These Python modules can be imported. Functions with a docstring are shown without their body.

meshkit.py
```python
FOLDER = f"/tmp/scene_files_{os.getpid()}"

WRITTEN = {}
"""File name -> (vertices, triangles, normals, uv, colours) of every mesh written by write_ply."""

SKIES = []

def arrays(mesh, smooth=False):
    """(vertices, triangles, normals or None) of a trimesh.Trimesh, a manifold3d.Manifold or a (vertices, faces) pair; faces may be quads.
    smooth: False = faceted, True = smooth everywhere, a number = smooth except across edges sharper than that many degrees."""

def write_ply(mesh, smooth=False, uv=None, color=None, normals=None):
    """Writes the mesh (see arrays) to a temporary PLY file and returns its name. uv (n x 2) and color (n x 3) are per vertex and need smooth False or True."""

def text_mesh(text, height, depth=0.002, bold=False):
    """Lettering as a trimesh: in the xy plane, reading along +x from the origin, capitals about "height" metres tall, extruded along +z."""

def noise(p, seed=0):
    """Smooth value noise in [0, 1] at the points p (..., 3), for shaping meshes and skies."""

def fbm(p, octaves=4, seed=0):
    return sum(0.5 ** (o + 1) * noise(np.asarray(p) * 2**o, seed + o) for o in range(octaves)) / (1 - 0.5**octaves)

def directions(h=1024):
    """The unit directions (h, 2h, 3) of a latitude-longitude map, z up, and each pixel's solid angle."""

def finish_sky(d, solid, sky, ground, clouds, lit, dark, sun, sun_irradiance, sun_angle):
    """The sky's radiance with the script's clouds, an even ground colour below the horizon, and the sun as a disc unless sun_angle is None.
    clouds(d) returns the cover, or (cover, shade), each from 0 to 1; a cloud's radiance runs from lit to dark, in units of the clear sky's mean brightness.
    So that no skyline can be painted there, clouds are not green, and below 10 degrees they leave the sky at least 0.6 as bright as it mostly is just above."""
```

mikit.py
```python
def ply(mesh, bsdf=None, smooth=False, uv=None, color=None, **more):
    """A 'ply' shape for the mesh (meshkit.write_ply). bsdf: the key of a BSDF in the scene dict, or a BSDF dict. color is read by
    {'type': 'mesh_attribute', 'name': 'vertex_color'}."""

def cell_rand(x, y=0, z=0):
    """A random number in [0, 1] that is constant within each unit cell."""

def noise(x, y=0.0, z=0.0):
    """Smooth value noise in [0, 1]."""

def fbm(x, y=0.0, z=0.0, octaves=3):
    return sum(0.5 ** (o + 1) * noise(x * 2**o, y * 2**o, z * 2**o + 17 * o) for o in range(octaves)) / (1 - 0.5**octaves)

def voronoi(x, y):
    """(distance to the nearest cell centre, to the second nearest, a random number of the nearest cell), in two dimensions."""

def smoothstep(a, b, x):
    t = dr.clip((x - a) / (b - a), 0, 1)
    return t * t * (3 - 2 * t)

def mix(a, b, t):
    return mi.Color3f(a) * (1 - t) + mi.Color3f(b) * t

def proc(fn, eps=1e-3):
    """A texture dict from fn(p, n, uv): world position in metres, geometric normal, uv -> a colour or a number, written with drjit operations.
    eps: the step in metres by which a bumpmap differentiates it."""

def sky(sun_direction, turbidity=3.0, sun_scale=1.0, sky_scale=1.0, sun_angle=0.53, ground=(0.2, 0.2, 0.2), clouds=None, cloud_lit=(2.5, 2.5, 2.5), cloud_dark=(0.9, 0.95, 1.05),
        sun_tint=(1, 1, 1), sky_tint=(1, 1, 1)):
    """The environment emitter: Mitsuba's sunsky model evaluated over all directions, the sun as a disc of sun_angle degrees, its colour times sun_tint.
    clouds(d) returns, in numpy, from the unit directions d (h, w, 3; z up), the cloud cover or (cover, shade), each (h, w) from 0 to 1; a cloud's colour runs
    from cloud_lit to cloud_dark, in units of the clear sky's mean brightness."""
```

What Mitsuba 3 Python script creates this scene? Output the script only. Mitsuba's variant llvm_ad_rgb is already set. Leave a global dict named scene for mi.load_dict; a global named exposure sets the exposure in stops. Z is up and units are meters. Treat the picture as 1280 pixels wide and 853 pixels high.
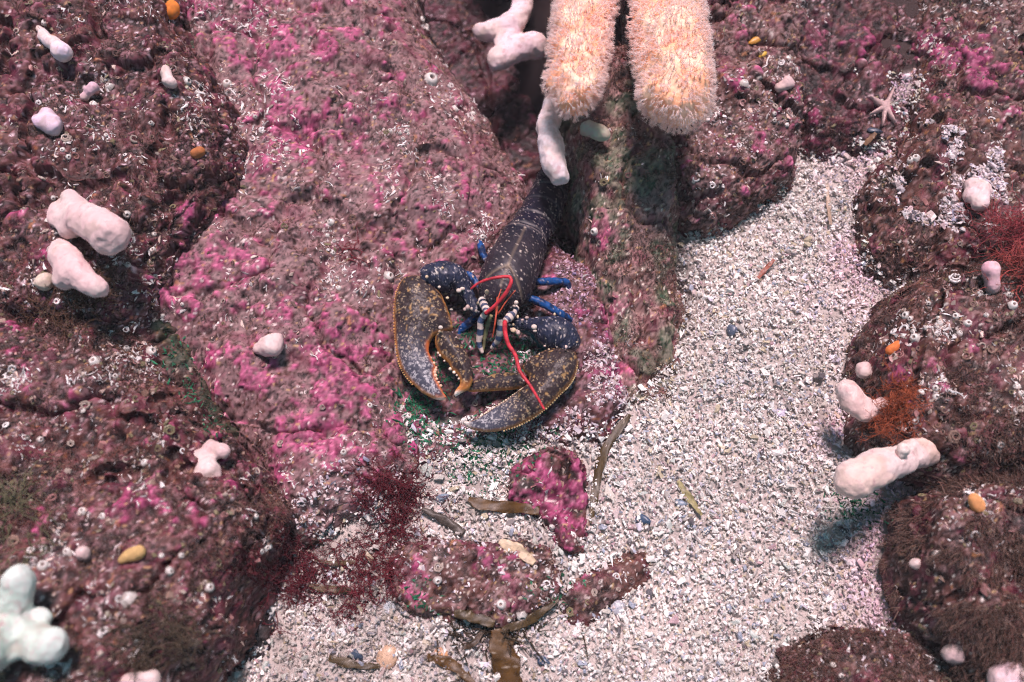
import math
import numpy as np, trimesh, shapely
import mitsuba as mi, mikit
from scipy import ndimage
from scipy.spatial import cKDTree, Delaunay

# ------------------------------------------------------------------ camera, light, exposure
PITCH, DIST, FOV = math.radians(65), 0.90, 60.0
TAN = math.tan(math.radians(FOV / 2))
FWD = np.array([0, math.cos(PITCH), -math.sin(PITCH)])
RIGHT = np.array([1.0, 0, 0])
UP = np.cross(RIGHT, FWD)
CAM = -FWD * DIST
scene, labels = {}, {}
scene['camera'] = {
    'type': 'thinlens', 'fov': FOV, 'fov_axis': 'x', 'aperture_radius': 0.005, 'focus_distance': DIST - 0.03,
    'near_clip': 0.01, 'far_clip': 100.0,
    'to_world': mi.ScalarTransform4f().look_at(origin=CAM.tolist(), target=[0, 0, 0], up=UP.tolist())}
scene['sky'] = mikit.sky((0.0, 0.36, 1.0), turbidity=3, sun_scale=1.0, sky_scale=0.80, sun_angle=13.0,
                         sun_tint=(0.97, 0.905, 1.21), sky_tint=(0.55, 1.0, 0.75))
exposure = 1.9

rng = np.random.default_rng(7)


def ray(px, py):
    px, py = np.asarray(px, float), np.asarray(py, float)
    u, v = (px - 640) / 640 * TAN, (426.5 - py) / 640 * TAN
    return FWD + u[..., None] * RIGHT + v[..., None] * UP


def at(px, py, z):
    """The point of height z that the photograph shows at its pixel (px, py)."""
    d = ray(px, py)
    t = (np.asarray(z, float) - CAM[2]) / d[..., 2]
    return CAM + d * t[..., None]


def pix(p):
    q = np.asarray(p, float) - CAM
    f = q @ FWD
    return 640 + 640 / TAN * (q @ RIGHT) / f, 426.5 - 640 / TAN * (q @ UP) / f


def mpp(p):
    """Metres that one pixel of the photograph spans at the point p."""
    return float((np.asarray(p) - CAM) @ FWD) * TAN / 640


# ------------------------------------------------------------------ noise
def _hash(i, j, k, seed):
    h = (i * 374761393 + j * 668265263 + k * 1274126177 + seed * 974711).astype(np.uint32)
    h = (h ^ (h >> np.uint32(13))) * np.uint32(1274126177)
    h = (h ^ (h >> np.uint32(16))) * np.uint32(2246822519)
    return ((h ^ (h >> np.uint32(15))) & np.uint32(0xFFFFFF)).astype(np.float32) / 16777215.0


def vn(p, seed=0):
    i = np.floor(p).astype(np.int64)
    f = (p - i).astype(np.float32)
    f = f * f * (3 - 2 * f)
    out = 0
    for a in (0, 1):
        wa = f[:, 0] if a else 1 - f[:, 0]
        for b in (0, 1):
            wb = wa * (f[:, 1] if b else 1 - f[:, 1])
            for c in (0, 1):
                out = out + wb * (f[:, 2] if c else 1 - f[:, 2]) * _hash(i[:, 0] + a, i[:, 1] + b, i[:, 2] + c, seed)
    return out


def fbm(p, scale, octaves=3, seed=0):
    p = np.asarray(p, float) / scale
    s = sum(0.5 ** (o + 1) * vn(p * 2.03 ** o + 13.7 * o, seed + o) for o in range(octaves))
    return s / (1 - 0.5 ** octaves)


def ss(a, b, x):
    t = np.clip((x - a) / (b - a), 0, 1)
    return t * t * (3 - 2 * t)


def mx(a, b, t):
    t = np.asarray(t)[:, None]
    return np.asarray(a) * (1 - t) + np.asarray(b) * t


# ------------------------------------------------------------------ materials
VC = {'type': 'mesh_attribute', 'name': 'vertex_color'}


def prin(rough, spec=0.4, **k):
    return {'type': 'twosided', 'bsdf': {'type': 'principled', 'base_color': VC, 'roughness': rough, 'specular': spec, **k}}


scene['rock_bsdf'] = prin(0.62, 0.35)
scene['matt_bsdf'] = prin(0.8, 0.2)
scene['shell_bsdf'] = prin(0.38, 0.5)
scene['lobster_bsdf'] = prin(0.44, 0.25)
scene['coral_bsdf'] = {'type': 'twosided', 'bsdf': {'type': 'bumpmap', 'scale': 1.0, 'bsdf': {'type': 'principled', 'base_color': VC, 'roughness': 0.55, 'specular': 0.3, 'sheen': 0.4},
                       'arbitrary': mikit.proc(lambda p, n, uv: 0.0004 * mikit.noise(p.x * 480, p.y * 480, p.z * 480) + 0.0005 * mikit.noise(p.x * 210, p.y * 210, p.z * 210), eps=4e-4)}}
scene['kelp_bsdf'] = prin(0.45, 0.3)
scene['weed_bsdf'] = {'type': 'principledthin', 'base_color': VC, 'roughness': 0.4, 'diff_trans': 0.6}
scene['polyp_bsdf'] = {'type': 'principledthin', 'base_color': VC, 'roughness': 0.6, 'diff_trans': 0.9}


def add(key, v, f, col, bsdf='matt_bsdf', smooth=True, label=None, cat=None, group=None, kind=None):
    col = np.asarray(col, float)
    if col.ndim == 1:
        col = np.tile(col, (len(v), 1))
    scene[key] = mikit.ply((np.asarray(v, float), np.asarray(f, int)), bsdf, smooth=smooth, color=np.clip(col, 0, 1))
    tag(key, label, cat, group, kind)
    return key


def tag(key, label=None, cat=None, group=None, kind=None):
    e = {k: v for k, v in dict(label=label, category=cat, group=group, kind=kind).items() if v}
    if e:
        labels[key] = e


def numbered(name):
    used = set(k.rsplit('__', 1)[0] if '__' not in name and '__' in k else k for k in list(scene) + list(labels))
    if name not in used and not any(k.startswith(name + '__') for k in scene):
        return name
    n = 1
    while f'{name}_{n:03d}' in scene or any(k.startswith(f'{name}_{n:03d}__') for k in scene):
        n += 1
    return f'{name}_{n:03d}'


class Bag:
    """Collects many small pieces that become one mesh."""
    def __init__(self):
        self.v, self.f, self.c, self.n = [], [], [], 0

    def put(self, v, f, c):
        c = np.asarray(c, float)
        if c.ndim == 1:
            c = np.tile(c, (len(v), 1))
        self.v.append(v); self.f.append(np.asarray(f) + self.n); self.c.append(c)
        self.n += len(v)

    def done(self):
        return np.vstack(self.v), np.vstack(self.f), np.vstack(self.c)


def frames(n, spin):
    """Rotation matrices (k,3,3) whose third column is n, turned by spin."""
    n = n / np.linalg.norm(n, axis=1, keepdims=True)
    h = np.where(np.abs(n[:, 2:3]) < 0.9, [[0, 0, 1.0]], [[1.0, 0, 0]])
    x = np.cross(h, n); x /= np.linalg.norm(x, axis=1, keepdims=True)
    y = np.cross(n, x)
    c, s = np.cos(spin)[:, None], np.sin(spin)[:, None]
    return np.stack([x * c + y * s, -x * s + y * c, n], 2)


def scatter(protos, which, pos, rot, scale, col):
    """Copies of small prototype meshes in one mesh. scale (k,3), col (k,3)."""
    V, F, C, n = [], [], [], 0
    for i, (pv, pf) in enumerate(protos):
        m = np.nonzero(which == i)[0]
        if not len(m):
            continue
        v = np.einsum('kij,kvj->kvi', rot[m], pv[None] * scale[m][:, None, :]) + pos[m][:, None, :]
        f = pf[None] + (np.arange(len(m)) * len(pv))[:, None, None] + n
        V.append(v.reshape(-1, 3)); F.append(f.reshape(-1, 3)); C.append(np.repeat(col[m], len(pv), 0))
        n += len(m) * len(pv)
    return np.vstack(V), np.vstack(F), np.vstack(C)


def tube(path, rad, n=8, cap=True, flat=1.0):
    path = np.asarray(path, float); m = len(path)
    rad = np.broadcast_to(np.asarray(rad, float), (m,))
    t = np.gradient(path, axis=0); t /= np.maximum(np.linalg.norm(t, axis=1, keepdims=True), 1e-9)
    x = np.cross(t[0], [0, 0, 1.0])
    if np.linalg.norm(x) < 1e-3:
        x = np.array([1.0, 0, 0])
    X = []
    for k in range(m):
        x = x - t[k] * (x @ t[k]); x = x / np.linalg.norm(x); X.append(x)
    X = np.array(X); Y = np.cross(t, X)
    a = np.arange(n) * 2 * np.pi / n
    v = path[:, None] + rad[:, None, None] * (np.cos(a)[None, :, None] * X[:, None] + flat * np.sin(a)[None, :, None] * Y[:, None])
    v = v.reshape(-1, 3)
    i = np.arange(m - 1)[:, None] * n; j = np.arange(n)[None]; jn = (j + 1) % n
    f = np.concatenate([np.stack([i + j, i + jn, i + n + jn], -1).reshape(-1, 3), np.stack([i + j, i + n + jn, i + n + j], -1).reshape(-1, 3)])
    if cap:
        v = np.vstack([v, path[0], path[-1]])
        a0, a1, k = m * n, m * n + 1, np.arange(n)
        f = np.vstack([f, np.stack([k * 0 + a0, (k + 1) % n, k], 1), np.stack([k * 0 + a1, (m - 1) * n + k, (m - 1) * n + (k + 1) % n], 1)])
    return v, f


def spline(pts, n):
    """Catmull-Rom through the points."""
    p = np.asarray(pts, float)
    if len(p) == 2:
        return p[0] + (p[1] - p[0]) * np.linspace(0, 1, n)[:, None]
    p = np.vstack([2 * p[0] - p[1], p, 2 * p[-1] - p[-2]])
    u = np.linspace(0, len(p) - 3 - 1e-6, n); i = u.astype(int); t = (u - i)[:, None]
    a, b, c, d = p[i], p[i + 1], p[i + 2], p[i + 3]
    return 0.5 * (2 * b + (c - a) * t + (2 * a - 5 * b + 4 * c - d) * t ** 2 + (3 * b - a - 3 * c + d) * t ** 3)


def nets(fn, lo, hi, h):
    """Surface nets: a mesh of fn = 0 (fn < 0 inside)."""
    lo, hi = np.asarray(lo), np.asarray(hi)
    n = np.ceil((hi - lo) / h).astype(int) + 1
    g = np.stack(np.meshgrid(*[lo[k] + h * np.arange(n[k]) for k in range(3)], indexing='ij'), -1)
    s = fn(g.reshape(-1, 3)).reshape(n)
    ins = s < 0
    acc = np.zeros(tuple(n - 1) + (3,)); cnt = np.zeros(n - 1)
    quads = []
    for ax in range(3):
        sl0 = [slice(None)] * 3; sl1 = [slice(None)] * 3
        sl0[ax], sl1[ax] = slice(0, -1), slice(1, None)
        a, b = s[tuple(sl0)], s[tuple(sl1)]
        cr = np.argwhere((a < 0) != (b < 0))
        va, vb = a[tuple(cr.T)], b[tuple(cr.T)]
        t = va / (va - vb)
        p = cr.astype(float); p[:, ax] += t
        u, w = (ax + 1) % 3, (ax + 2) % 3
        ok = (cr[:, u] > 0) & (cr[:, w] > 0) & (cr[:, u] < n[u] - 1) & (cr[:, w] < n[w] - 1)
        cr, p, va = cr[ok], p[ok], va[ok]
        cells = []
        for du, dw in ((-1, -1), (0, -1), (0, 0), (-1, 0)):
            c = cr.copy(); c[:, u] += du; c[:, w] += dw
            np.add.at(acc, tuple(c.T), p); np.add.at(cnt, tuple(c.T), 1)
            cells.append(np.ravel_multi_index(tuple(c.T), tuple(n - 1)))
        q = np.stack(cells, 1)
        q[va > 0] = q[va > 0][:, ::-1]
        quads.append(q)
    q = np.vstack(quads)
    used, inv = np.unique(q, return_inverse=True)
    q = inv.reshape(q.shape)
    v = (acc.reshape(-1, 3)[used] / cnt.reshape(-1)[used][:, None]) * h + lo
    e = 0.3 * h
    for _ in range(2):
        d = fn(v)
        gr = np.stack([(fn(v + e * np.eye(3)[k]) - fn(v - e * np.eye(3)[k])) / (2 * e) for k in range(3)], 1)
        v = v - np.clip(d, -h, h)[:, None] * gr / np.maximum((gr ** 2).sum(1), 0.25)[:, None]
    return v, np.vstack([q[:, [0, 1, 2]], q[:, [0, 2, 3]]])


def normals(v, f):
    n = np.zeros_like(v)
    c = np.cross(v[f[:, 1]] - v[f[:, 0]], v[f[:, 2]] - v[f[:, 0]])
    for k in range(3):
        np.add.at(n, f[:, k], c)
    return n / np.maximum(np.linalg.norm(n, axis=1, keepdims=True), 1e-12)


def chaikin(p, times=2):
    p = np.asarray(p, float)
    for _ in range(times):
        q = np.roll(p, -1, 0)
        p = np.stack([0.75 * p + 0.25 * q, 0.25 * p + 0.75 * q], 1).reshape(-1, 2)
    return p


# ------------------------------------------------------------------ ground and rocks
def ground_z(x, y):
    p = np.stack([np.ravel(x), np.ravel(y), np.zeros(np.size(x))], 1)
    z = 0.022 * (fbm(p, 0.22, 2, 5) - 0.5) + 0.006 * (fbm(p, 0.035, 2, 6) - 0.5)
    c = at(np.array([430, 560, 645, 690, 735, 755]), np.array([-130, -10, 140, 225, 300, 380]), -0.03)[:, :2]     # the gully behind the lobster
    d = np.linalg.norm(p[:, None, :2] - spline(c, 24)[None], axis=2).min(1)
    z = z - 0.115 * np.exp(-(d / 0.07) ** 2)
    z = z + 0.085 * ss(-0.13, -0.42, p[:, 0] - 0.25 * p[:, 1]) + 0.05 * ss(0.30, 0.52, p[:, 0] + 0.25 * p[:, 1] - 0.06)
    return z.reshape(np.shape(x))


GS = 0.0015
GX0, GY0, GNX, GNY = -0.85, -0.55, 1135, 900
HM = np.full((GNX, GNY), -1.0)      # top of the rocks
gxx, gyy = np.meshgrid(GX0 + GS * np.arange(GNX), GY0 + GS * np.arange(GNY), indexing='ij')
GZ = ground_z(gxx, gyy)


def cell(x, y):
    return (np.clip(((np.asarray(x) - GX0) / GS).round().astype(int), 0, GNX - 1), np.clip(((np.asarray(y) - GY0) / GS).round().astype(int), 0, GNY - 1))


def top(x, y):
    i = cell(x, y)
    return np.maximum(HM[i], GZ[i])


def hit(px, py):
    """The first point of rock or ground that the camera sees at the pixel."""
    d = ray(px, py)
    t = np.linspace(0.45, 1.6, 1600)
    p = CAM + d[None] * t[:, None]
    k = np.argmax(p[:, 2] < top(p[:, 0], p[:, 1]))
    return p[k]


PINK = [  # where pink crust is thick: pixel, radius, strength
    (300, 30, 70, .30), (350, 90, 60, .28), (270, 50, 60, .22), (430, 30, 90, .20), (410, 130, 90, .18), (480, 200, 110, .10), (370, 200, 70, .16), (440, 280, 80, .06), (330, 250, 50, .08), (230, 350, 60, .14), (290, 400, 80, .15), (420, 440, 60, .24),
    (400, 500, 80, .18), (340, 560, 70, .12), (420, 560, 60, .18), (250, 330, 60, .2), (90, 440, 60, .26), (60, 500, 60, .2), (170, 560, 50, .1), (210, 640, 70, .22),
    (694, 602, 44, .55), (700, 660, 30, .15), (510, 720, 22, .45), (600, 700, 60, .12), (1205, 110, 55, .4), (1090, 90, 70, .12), (1180, 70, 40, .3), (1110, 480, 40, .25), (1000, 150, 50, .1),
    (925, 15, 35, .3), (960, 180, 50, .2), (752, 285, 22, .7), (784, 440, 18, .8), (770, 360, 22, .6), (1170, 460, 50, .1), (35, 245, 35, .25), (560, 330, 50, .1)]
PK = np.array([np.r_[at(a, b, 0.05)[:2], r * 0.00082, s] for a, b, r, s in PINK])
BROWN_D, BROWN, TAUPE = np.array([.017, .009, .008]), np.array([.108, .050, .042]), np.array([.26, .18, .18])
PINK_C, MAG, PALE, MAROON = np.array([.33, .085, .165]), np.array([.25, .032, .11]), np.array([.54, .28, .35]), np.array([.13, .025, .05])
ROCKS = {}
STEP = 0.0017


def rock(key, poly, zedge, H, w, grad=(0, 0), base=-0.07, seed=1, label='', pink=0.0, taupe=0.0, dark=0.0, rough=1.0, tint=(1, 1, 1), warp=0.009, step=STEP, lumps=0.018, green=0.0, grow=0.006, follow=False):
    P = np.array(poly, float)
    W = at(P[:, 0], P[:, 1], zedge)[:, :2]
    S = shapely.Polygon(chaikin(W, 1)).buffer(grow)
    x0, y0, x1, y1 = S.bounds
    ext = 0.55 * max(H - base, 0.01)                       # the grid reaches this far past the outline and is drawn in to form the flank
    m = ext + 0.012
    X, Y = np.meshgrid(np.arange(x0 - m, x1 + m, step), np.arange(y0 - m, y1 + m, step), indexing='ij')
    ins = shapely.contains_xy(S, X, Y)
    d0 = np.where(ins, ndimage.distance_transform_edt(ins), -ndimage.distance_transform_edt(~ins)) * step
    ga, gb = np.gradient(ndimage.gaussian_filter(d0, 5), step)
    gl = np.maximum(np.hypot(ga, gb), 0.3)
    p2 = np.stack([X.ravel(), Y.ravel(), np.full(X.size, seed * 3.1)], 1)
    th = np.clip((d0 + ext) / (w + ext), 0, 1) * np.pi / 2
    mv = w * (1 - np.cos(th)) - np.minimum(d0, w)
    wn = warp * 2 * (fbm(p2, 0.04, 4, seed) - 0.5).reshape(X.shape) * np.cos(th) ** 2
    prof = np.sin(th) ** 0.85
    cr_ = fbm(p2, 0.075, 3, seed + 29).reshape(X.shape)
    Z0 = -0.011 * rough * np.exp(-((cr_ - .5) / .022) ** 2) * (prof > .6)
    keep = d0 > -ext - step
    X, Y = X + (mv + wn) * ga / gl, Y + (mv + wn) * gb / gl
    p2[:, 0], p2[:, 1] = X.ravel(), Y.ravel()
    cx, cy = S.centroid.x, S.centroid.y
    crest = H + grad[0] * (X - cx) + grad[1] * (Y - cy)
    crest = crest + lumps * 2 * (fbm(p2, 0.09, 3, seed + 9) - 0.5).reshape(X.shape) + lumps * 0.7 * (fbm(p2, 0.028, 2, seed + 19) - 0.5).reshape(X.shape)
    if follow:                                              # a low crust that follows the ground
        crest = crest - H + ground_z(X, Y) + H; base = crest - 0.03
    Z = base + (crest - base) * prof + Z0
    idx = np.full(X.shape, -1); idx[keep] = np.arange(keep.sum())
    v = np.stack([X[keep], Y[keep], Z[keep]], 1)
    a, b, c, e = idx[:-1, :-1].ravel(), idx[1:, :-1].ravel(), idx[1:, 1:].ravel(), idx[:-1, 1:].ravel()
    ok = (a >= 0) & (b >= 0) & (c >= 0) & (e >= 0)
    f = np.vstack([np.stack([a, b, c], 1)[ok], np.stack([a, c, e], 1)[ok]])
    # fine relief along the normal
    n = normals(v, f)
    n = n + [0, 0, 0.15]; n /= np.linalg.norm(n, axis=1, keepdims=True)
    n1, n2, n3 = fbm(v, 0.022, 2, seed + 31), fbm(v, 0.0085, 2, seed + 41), fbm(v, 0.0034, 2, seed + 51)
    n4 = fbm(v, 0.05, 3, seed + 61)
    # nodules: round lumps of crust
    k = int(S.area / 0.00016)
    r_ = np.random.default_rng(seed)
    q = np.stack([r_.uniform(x0, x1, k), r_.uniform(y0, y1, k)], 1)
    dist, near = cKDTree(q).query(v[:, :2])
    rad = r_.uniform(0.003, 0.008, k)[near]
    nod = np.sqrt(np.clip(1 - (dist / rad) ** 2, 0, 1)) * rad * (r_.random(k)[near] < 0.5)
    bias = np.zeros(len(v))
    for bx, by, br, bs in PK:
        bias = bias + bs * np.exp(-((v[:, 0] - bx) ** 2 + (v[:, 1] - by) ** 2) / br ** 2)
    pm = ss(-0.05, 0.07, 0.38 * n1 + 0.36 * n2 + 0.10 * n3 + 0.16 * n4 - 0.625 + pink + 0.44 * np.minimum(bias, 0.5))
    pm = pm * ss(0.25, 0.75, n[:, 2])
    disp = rough * (0.013 * (n4 - .5) + 0.007 * (n1 - .5) + 0.0045 * (n2 - .5) + 0.0028 * (n3 - .5) + 0.45 * nod * (1 - 0.5 * pm)) + 0.0009 * pm
    v = v + n * disp[:, None]
    # colour
    fine = vn(v / 0.0019, seed + 71)
    col = mx(BROWN_D, BROWN, ss(.3, .62, 0.6 * n2 + 0.4 * n3 - dark))
    col = mx(col, TAUPE, ss(.50, .72, 0.5 * n3 + 0.3 * fine + 0.2 * n4 + taupe) * 0.75)
    col = mx(col, MAROON, ss(.55, .7, fbm(v, 0.013, 2, seed + 81)) * 0.4)
    pc = mx(MAG, PINK_C, ss(.3, .6, n3)); pc = mx(pc, PALE, ss(.6, .85, fine) * 0.35)
    pc = pc * (0.45 + 1.0 * n2[:, None])
    col = mx(col, pc, pm * (0.40 + 0.45 * ss(.25, .7, .4 * fine + .6 * n3)))
    col = mx(col, [.05, .16, .09], green * ss(.45, .6, n1))
    col = col * (0.55 + 0.9 * fine)[:, None]
    pit = ss(.66, .80, vn(v / .0042, seed + 101)) * ss(.35, .55, n1)
    col = col * (1 - .72 * pit)[:, None]; v = v - n * (.0016 * pit)[:, None]
    fl = ss(.80, .88, vn(v / 0.0026, seed + 91)) * ss(.40, .58, fbm(v, 0.03, 2, seed + 95))
    gl_ = ss(.86, .92, vn(v / .0030, seed + 99)); col = mx(col, [.46, .33, .20], gl_ * .8)
    col = mx(col, [.72, .66, .62], fl * 0.9)
    fo = ss(.90, .94, vn(v / 0.006, seed + 97))
    col = mx(col, [.40, .20, .10], fo * 0.5)
    lum = col @ np.array([.3, .55, .15]); col = np.clip(lum[:, None] + (col - lum[:, None]) * 1.28, .004, 1)
    col = col * np.asarray(tint)
    add(key, v, f, col, 'rock_bsdf', True, label, 'rock')
    np.maximum.at(HM, cell(v[:, 0], v[:, 1]), v[:, 2])
    nn = normals(v, f)
    px, py = pix(v)
    vis = (px > -30) & (px < 1310) & (py > -30) & (py < 885) & (v[:, 2] >= -0.06)
    ROCKS[key] = dict(v=v[vis], n=nn[vis], px=px[vis], py=py[vis], pm=pm[vis], seed=seed)


rock('boulder', [(205, -90), (520, -90), (520, 0), (560, 70), (625, 150), (660, 215), (640, 262), (600, 318), (545, 335), (505, 350), (492, 440), (515, 520), (525, 575), (470, 640), (425, 628), (390, 662), (345, 655),
                 (330, 612), (285, 545), (205, 448), (138, 385), (150, 335), (188, 300), (228, 240), (256, 185), (228, 110), (188, 20)], 0.05, 0.078, 0.08, (-0.17, 0.08), base=-0.02, seed=3, pink=-0.01, taupe=0.17, warp=0.014, tint=(1.06, .98, 1.02), rough=0.66,
     label='large pink and grey crusted boulder left of the lobster')
rock('boulder_001', [(-75, -75), (205, -75), (190, 20), (248, 112), (268, 185), (222, 240), (176, 298), (128, 372), (60, 378), (-75, 352)], 0.12, 0.150, 0.04, (-0.10, 0.1), base=0.05, seed=13, dark=0.03, pink=-0.06, grow=0.026, tint=(1.02, .86, 1.0),
     label='brown knobbly boulder in the upper left with white soft corals', rough=1.25, warp=0.012)
rock('boulder_002', [(-75, 366), (60, 390), (128, 394), (192, 455), (272, 556), (316, 612), (326, 645), (300, 690), (270, 735), (262, 790), (205, 842), (170, 940), (-75, 940)], 0.09, 0.120, 0.05, (-0.14, -0.05), base=0.0, seed=23, dark=0.02, pink=-0.05,
     label='dark brown boulder in the lower left with pink streaks', rough=1.15, warp=0.014, grow=0.015, tint=(.97, .84, .92))
rock('boulder_003', [(720, 90), (800, 90), (838, 180), (852, 240), (848, 300), (862, 400), (856, 480), (820, 530), (786, 516), (764, 430), (746, 340), (730, 270), (712, 200)], 0.03, 0.048, 0.035, (0.10, 0.26), base=-0.04, seed=33, dark=0.0, pink=-0.03, taupe=0.15, rough=0.75, tint=(1.22, 1.18, 1.1),
     label='narrow mossy rock ridge between the lobster and the shell gravel', green=0.35, warp=0.02, grow=0.006, lumps=0.03)
rock('boulder_004', [(790, -75), (1015, -75), (1004, 60), (1012, 165), (996, 215), (935, 250), (900, 262), (850, 240), (828, 170), (790, 90)], 0.05, 0.070, 0.035, (0.0, 0.10), base=-0.03, seed=43, pink=-0.02, taupe=0.06, rough=1.2, warp=0.014,
     label='knobbly brown boulder right of the fuzzy orange soft coral')
rock('boulder_005', [(1000, -75), (1180, -75), (1168, 60), (1152, 130), (1112, 168), (1062, 156), (1016, 150), (1000, 60)], 0.03, 0.052, 0.03, (0, 0.1), seed=53, dark=0.10, pink=-0.03, base=-0.0, warp=0.012, grow=0.03, tint=(.8, .65, .75),
     label='dark purplish rock set back behind the small starfish')
rock('boulder_006', [(1135, -75), (1350, -75), (1350, 360), (1280, 338), (1180, 334), (1108, 326), (1096, 270), (1086, 215), (1128, 172), (1138, 130), (1138, 60)], 0.04, 0.075, 0.05, (0.14, 0.06), base=-0.01, seed=63, dark=0.02, pink=-0.03,
     label='brown and magenta boulder in the upper right corner', rough=1.1, warp=0.014, grow=0.01)
rock('boulder_007', [(1104, 400), (1126, 350), (1200, 340), (1300, 348), (1350, 370), (1350, 600), (1280, 596), (1205, 594), (1150, 574), (1098, 546), (1086, 470), (1092, 430)], 0.05, 0.088, 0.045, (0.14, 0.0), base=-0.01, seed=73, dark=0.02, pink=-0.07,
     label='brown boulder at the right edge studded with white barnacles', warp=0.012, grow=0.008)
rock('boulder_008', [(1146, 660), (1170, 606), (1280, 600), (1350, 606), (1350, 940), (1260, 940), (1215, 830), (1164, 782), (1142, 720)], 0.06, 0.095, 0.04, (0.13, 0), base=0.0, seed=83, dark=0.05, pink=-0.12,
     label='boulder overgrown with brown hairy turf in the lower right', rough=0.9)
rock('rock', [(995, 806), (1030, 788), (1100, 784), (1150, 792), (1190, 826), (1222, 880), (1240, 940), (960, 940), (980, 846)], 0.02, 0.035, 0.03, (0.05, 0), base=-0.02, seed=93, dark=0.05, pink=-0.12,
     label='low dark brown rock at the bottom right of the gravel', rough=0.8)
rock('stone', [(686, 556), (722, 568), (738, 610), (736, 660), (726, 698), (700, 690), (690, 660), (650, 632), (632, 622), (655, 580)], 0.006, 0.016, 0.016, (0, 0.1), base=-0.01, seed=103, pink=0.02, rough=0.6, lumps=0.010, warp=0.014, grow=0.004,
     label='triangular stone with a bright pink crust below the lobster')
rock('stone_001', [(494, 712), (518, 680), (600, 674), (680, 678), (700, 720), (692, 758), (640, 770), (560, 774), (502, 760)], 0.006, 0.019, 0.022, (0, 0), base=-0.01, seed=113, pink=-0.04, taupe=0.06, rough=0.6, lumps=0.010, warp=0.016,
     label='flat brown stone with a pink corner at the bottom centre')
rock('stone_002', [(700, 750), (745, 706), (800, 688), (812, 715), (764, 756), (722, 782)], 0.000, 0.007, 0.022, (0, 0), base=-0.02, seed=123, pink=-0.05, rough=0.6, lumps=0.008, warp=0.014,
     label='small low purplish stone half buried in the gravel')
rock('rock_001', [(480, 380), (500, 330), (600, 300), (640, 270), (688, 300), (742, 345), (758, 400), (776, 470), (786, 545), (730, 566), (640, 560), (570, 580), (500, 600), (470, 520)], -0.005, 0.014, 0.04, (0, 0), base=-0.03, seed=133, pink=-0.03, taupe=0.06, rough=0.8, lumps=0.010,
     label='low purplish crusted rock that the lobster stands on', tint=(0.95, 0.85, 1.0), warp=0.014)
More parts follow.
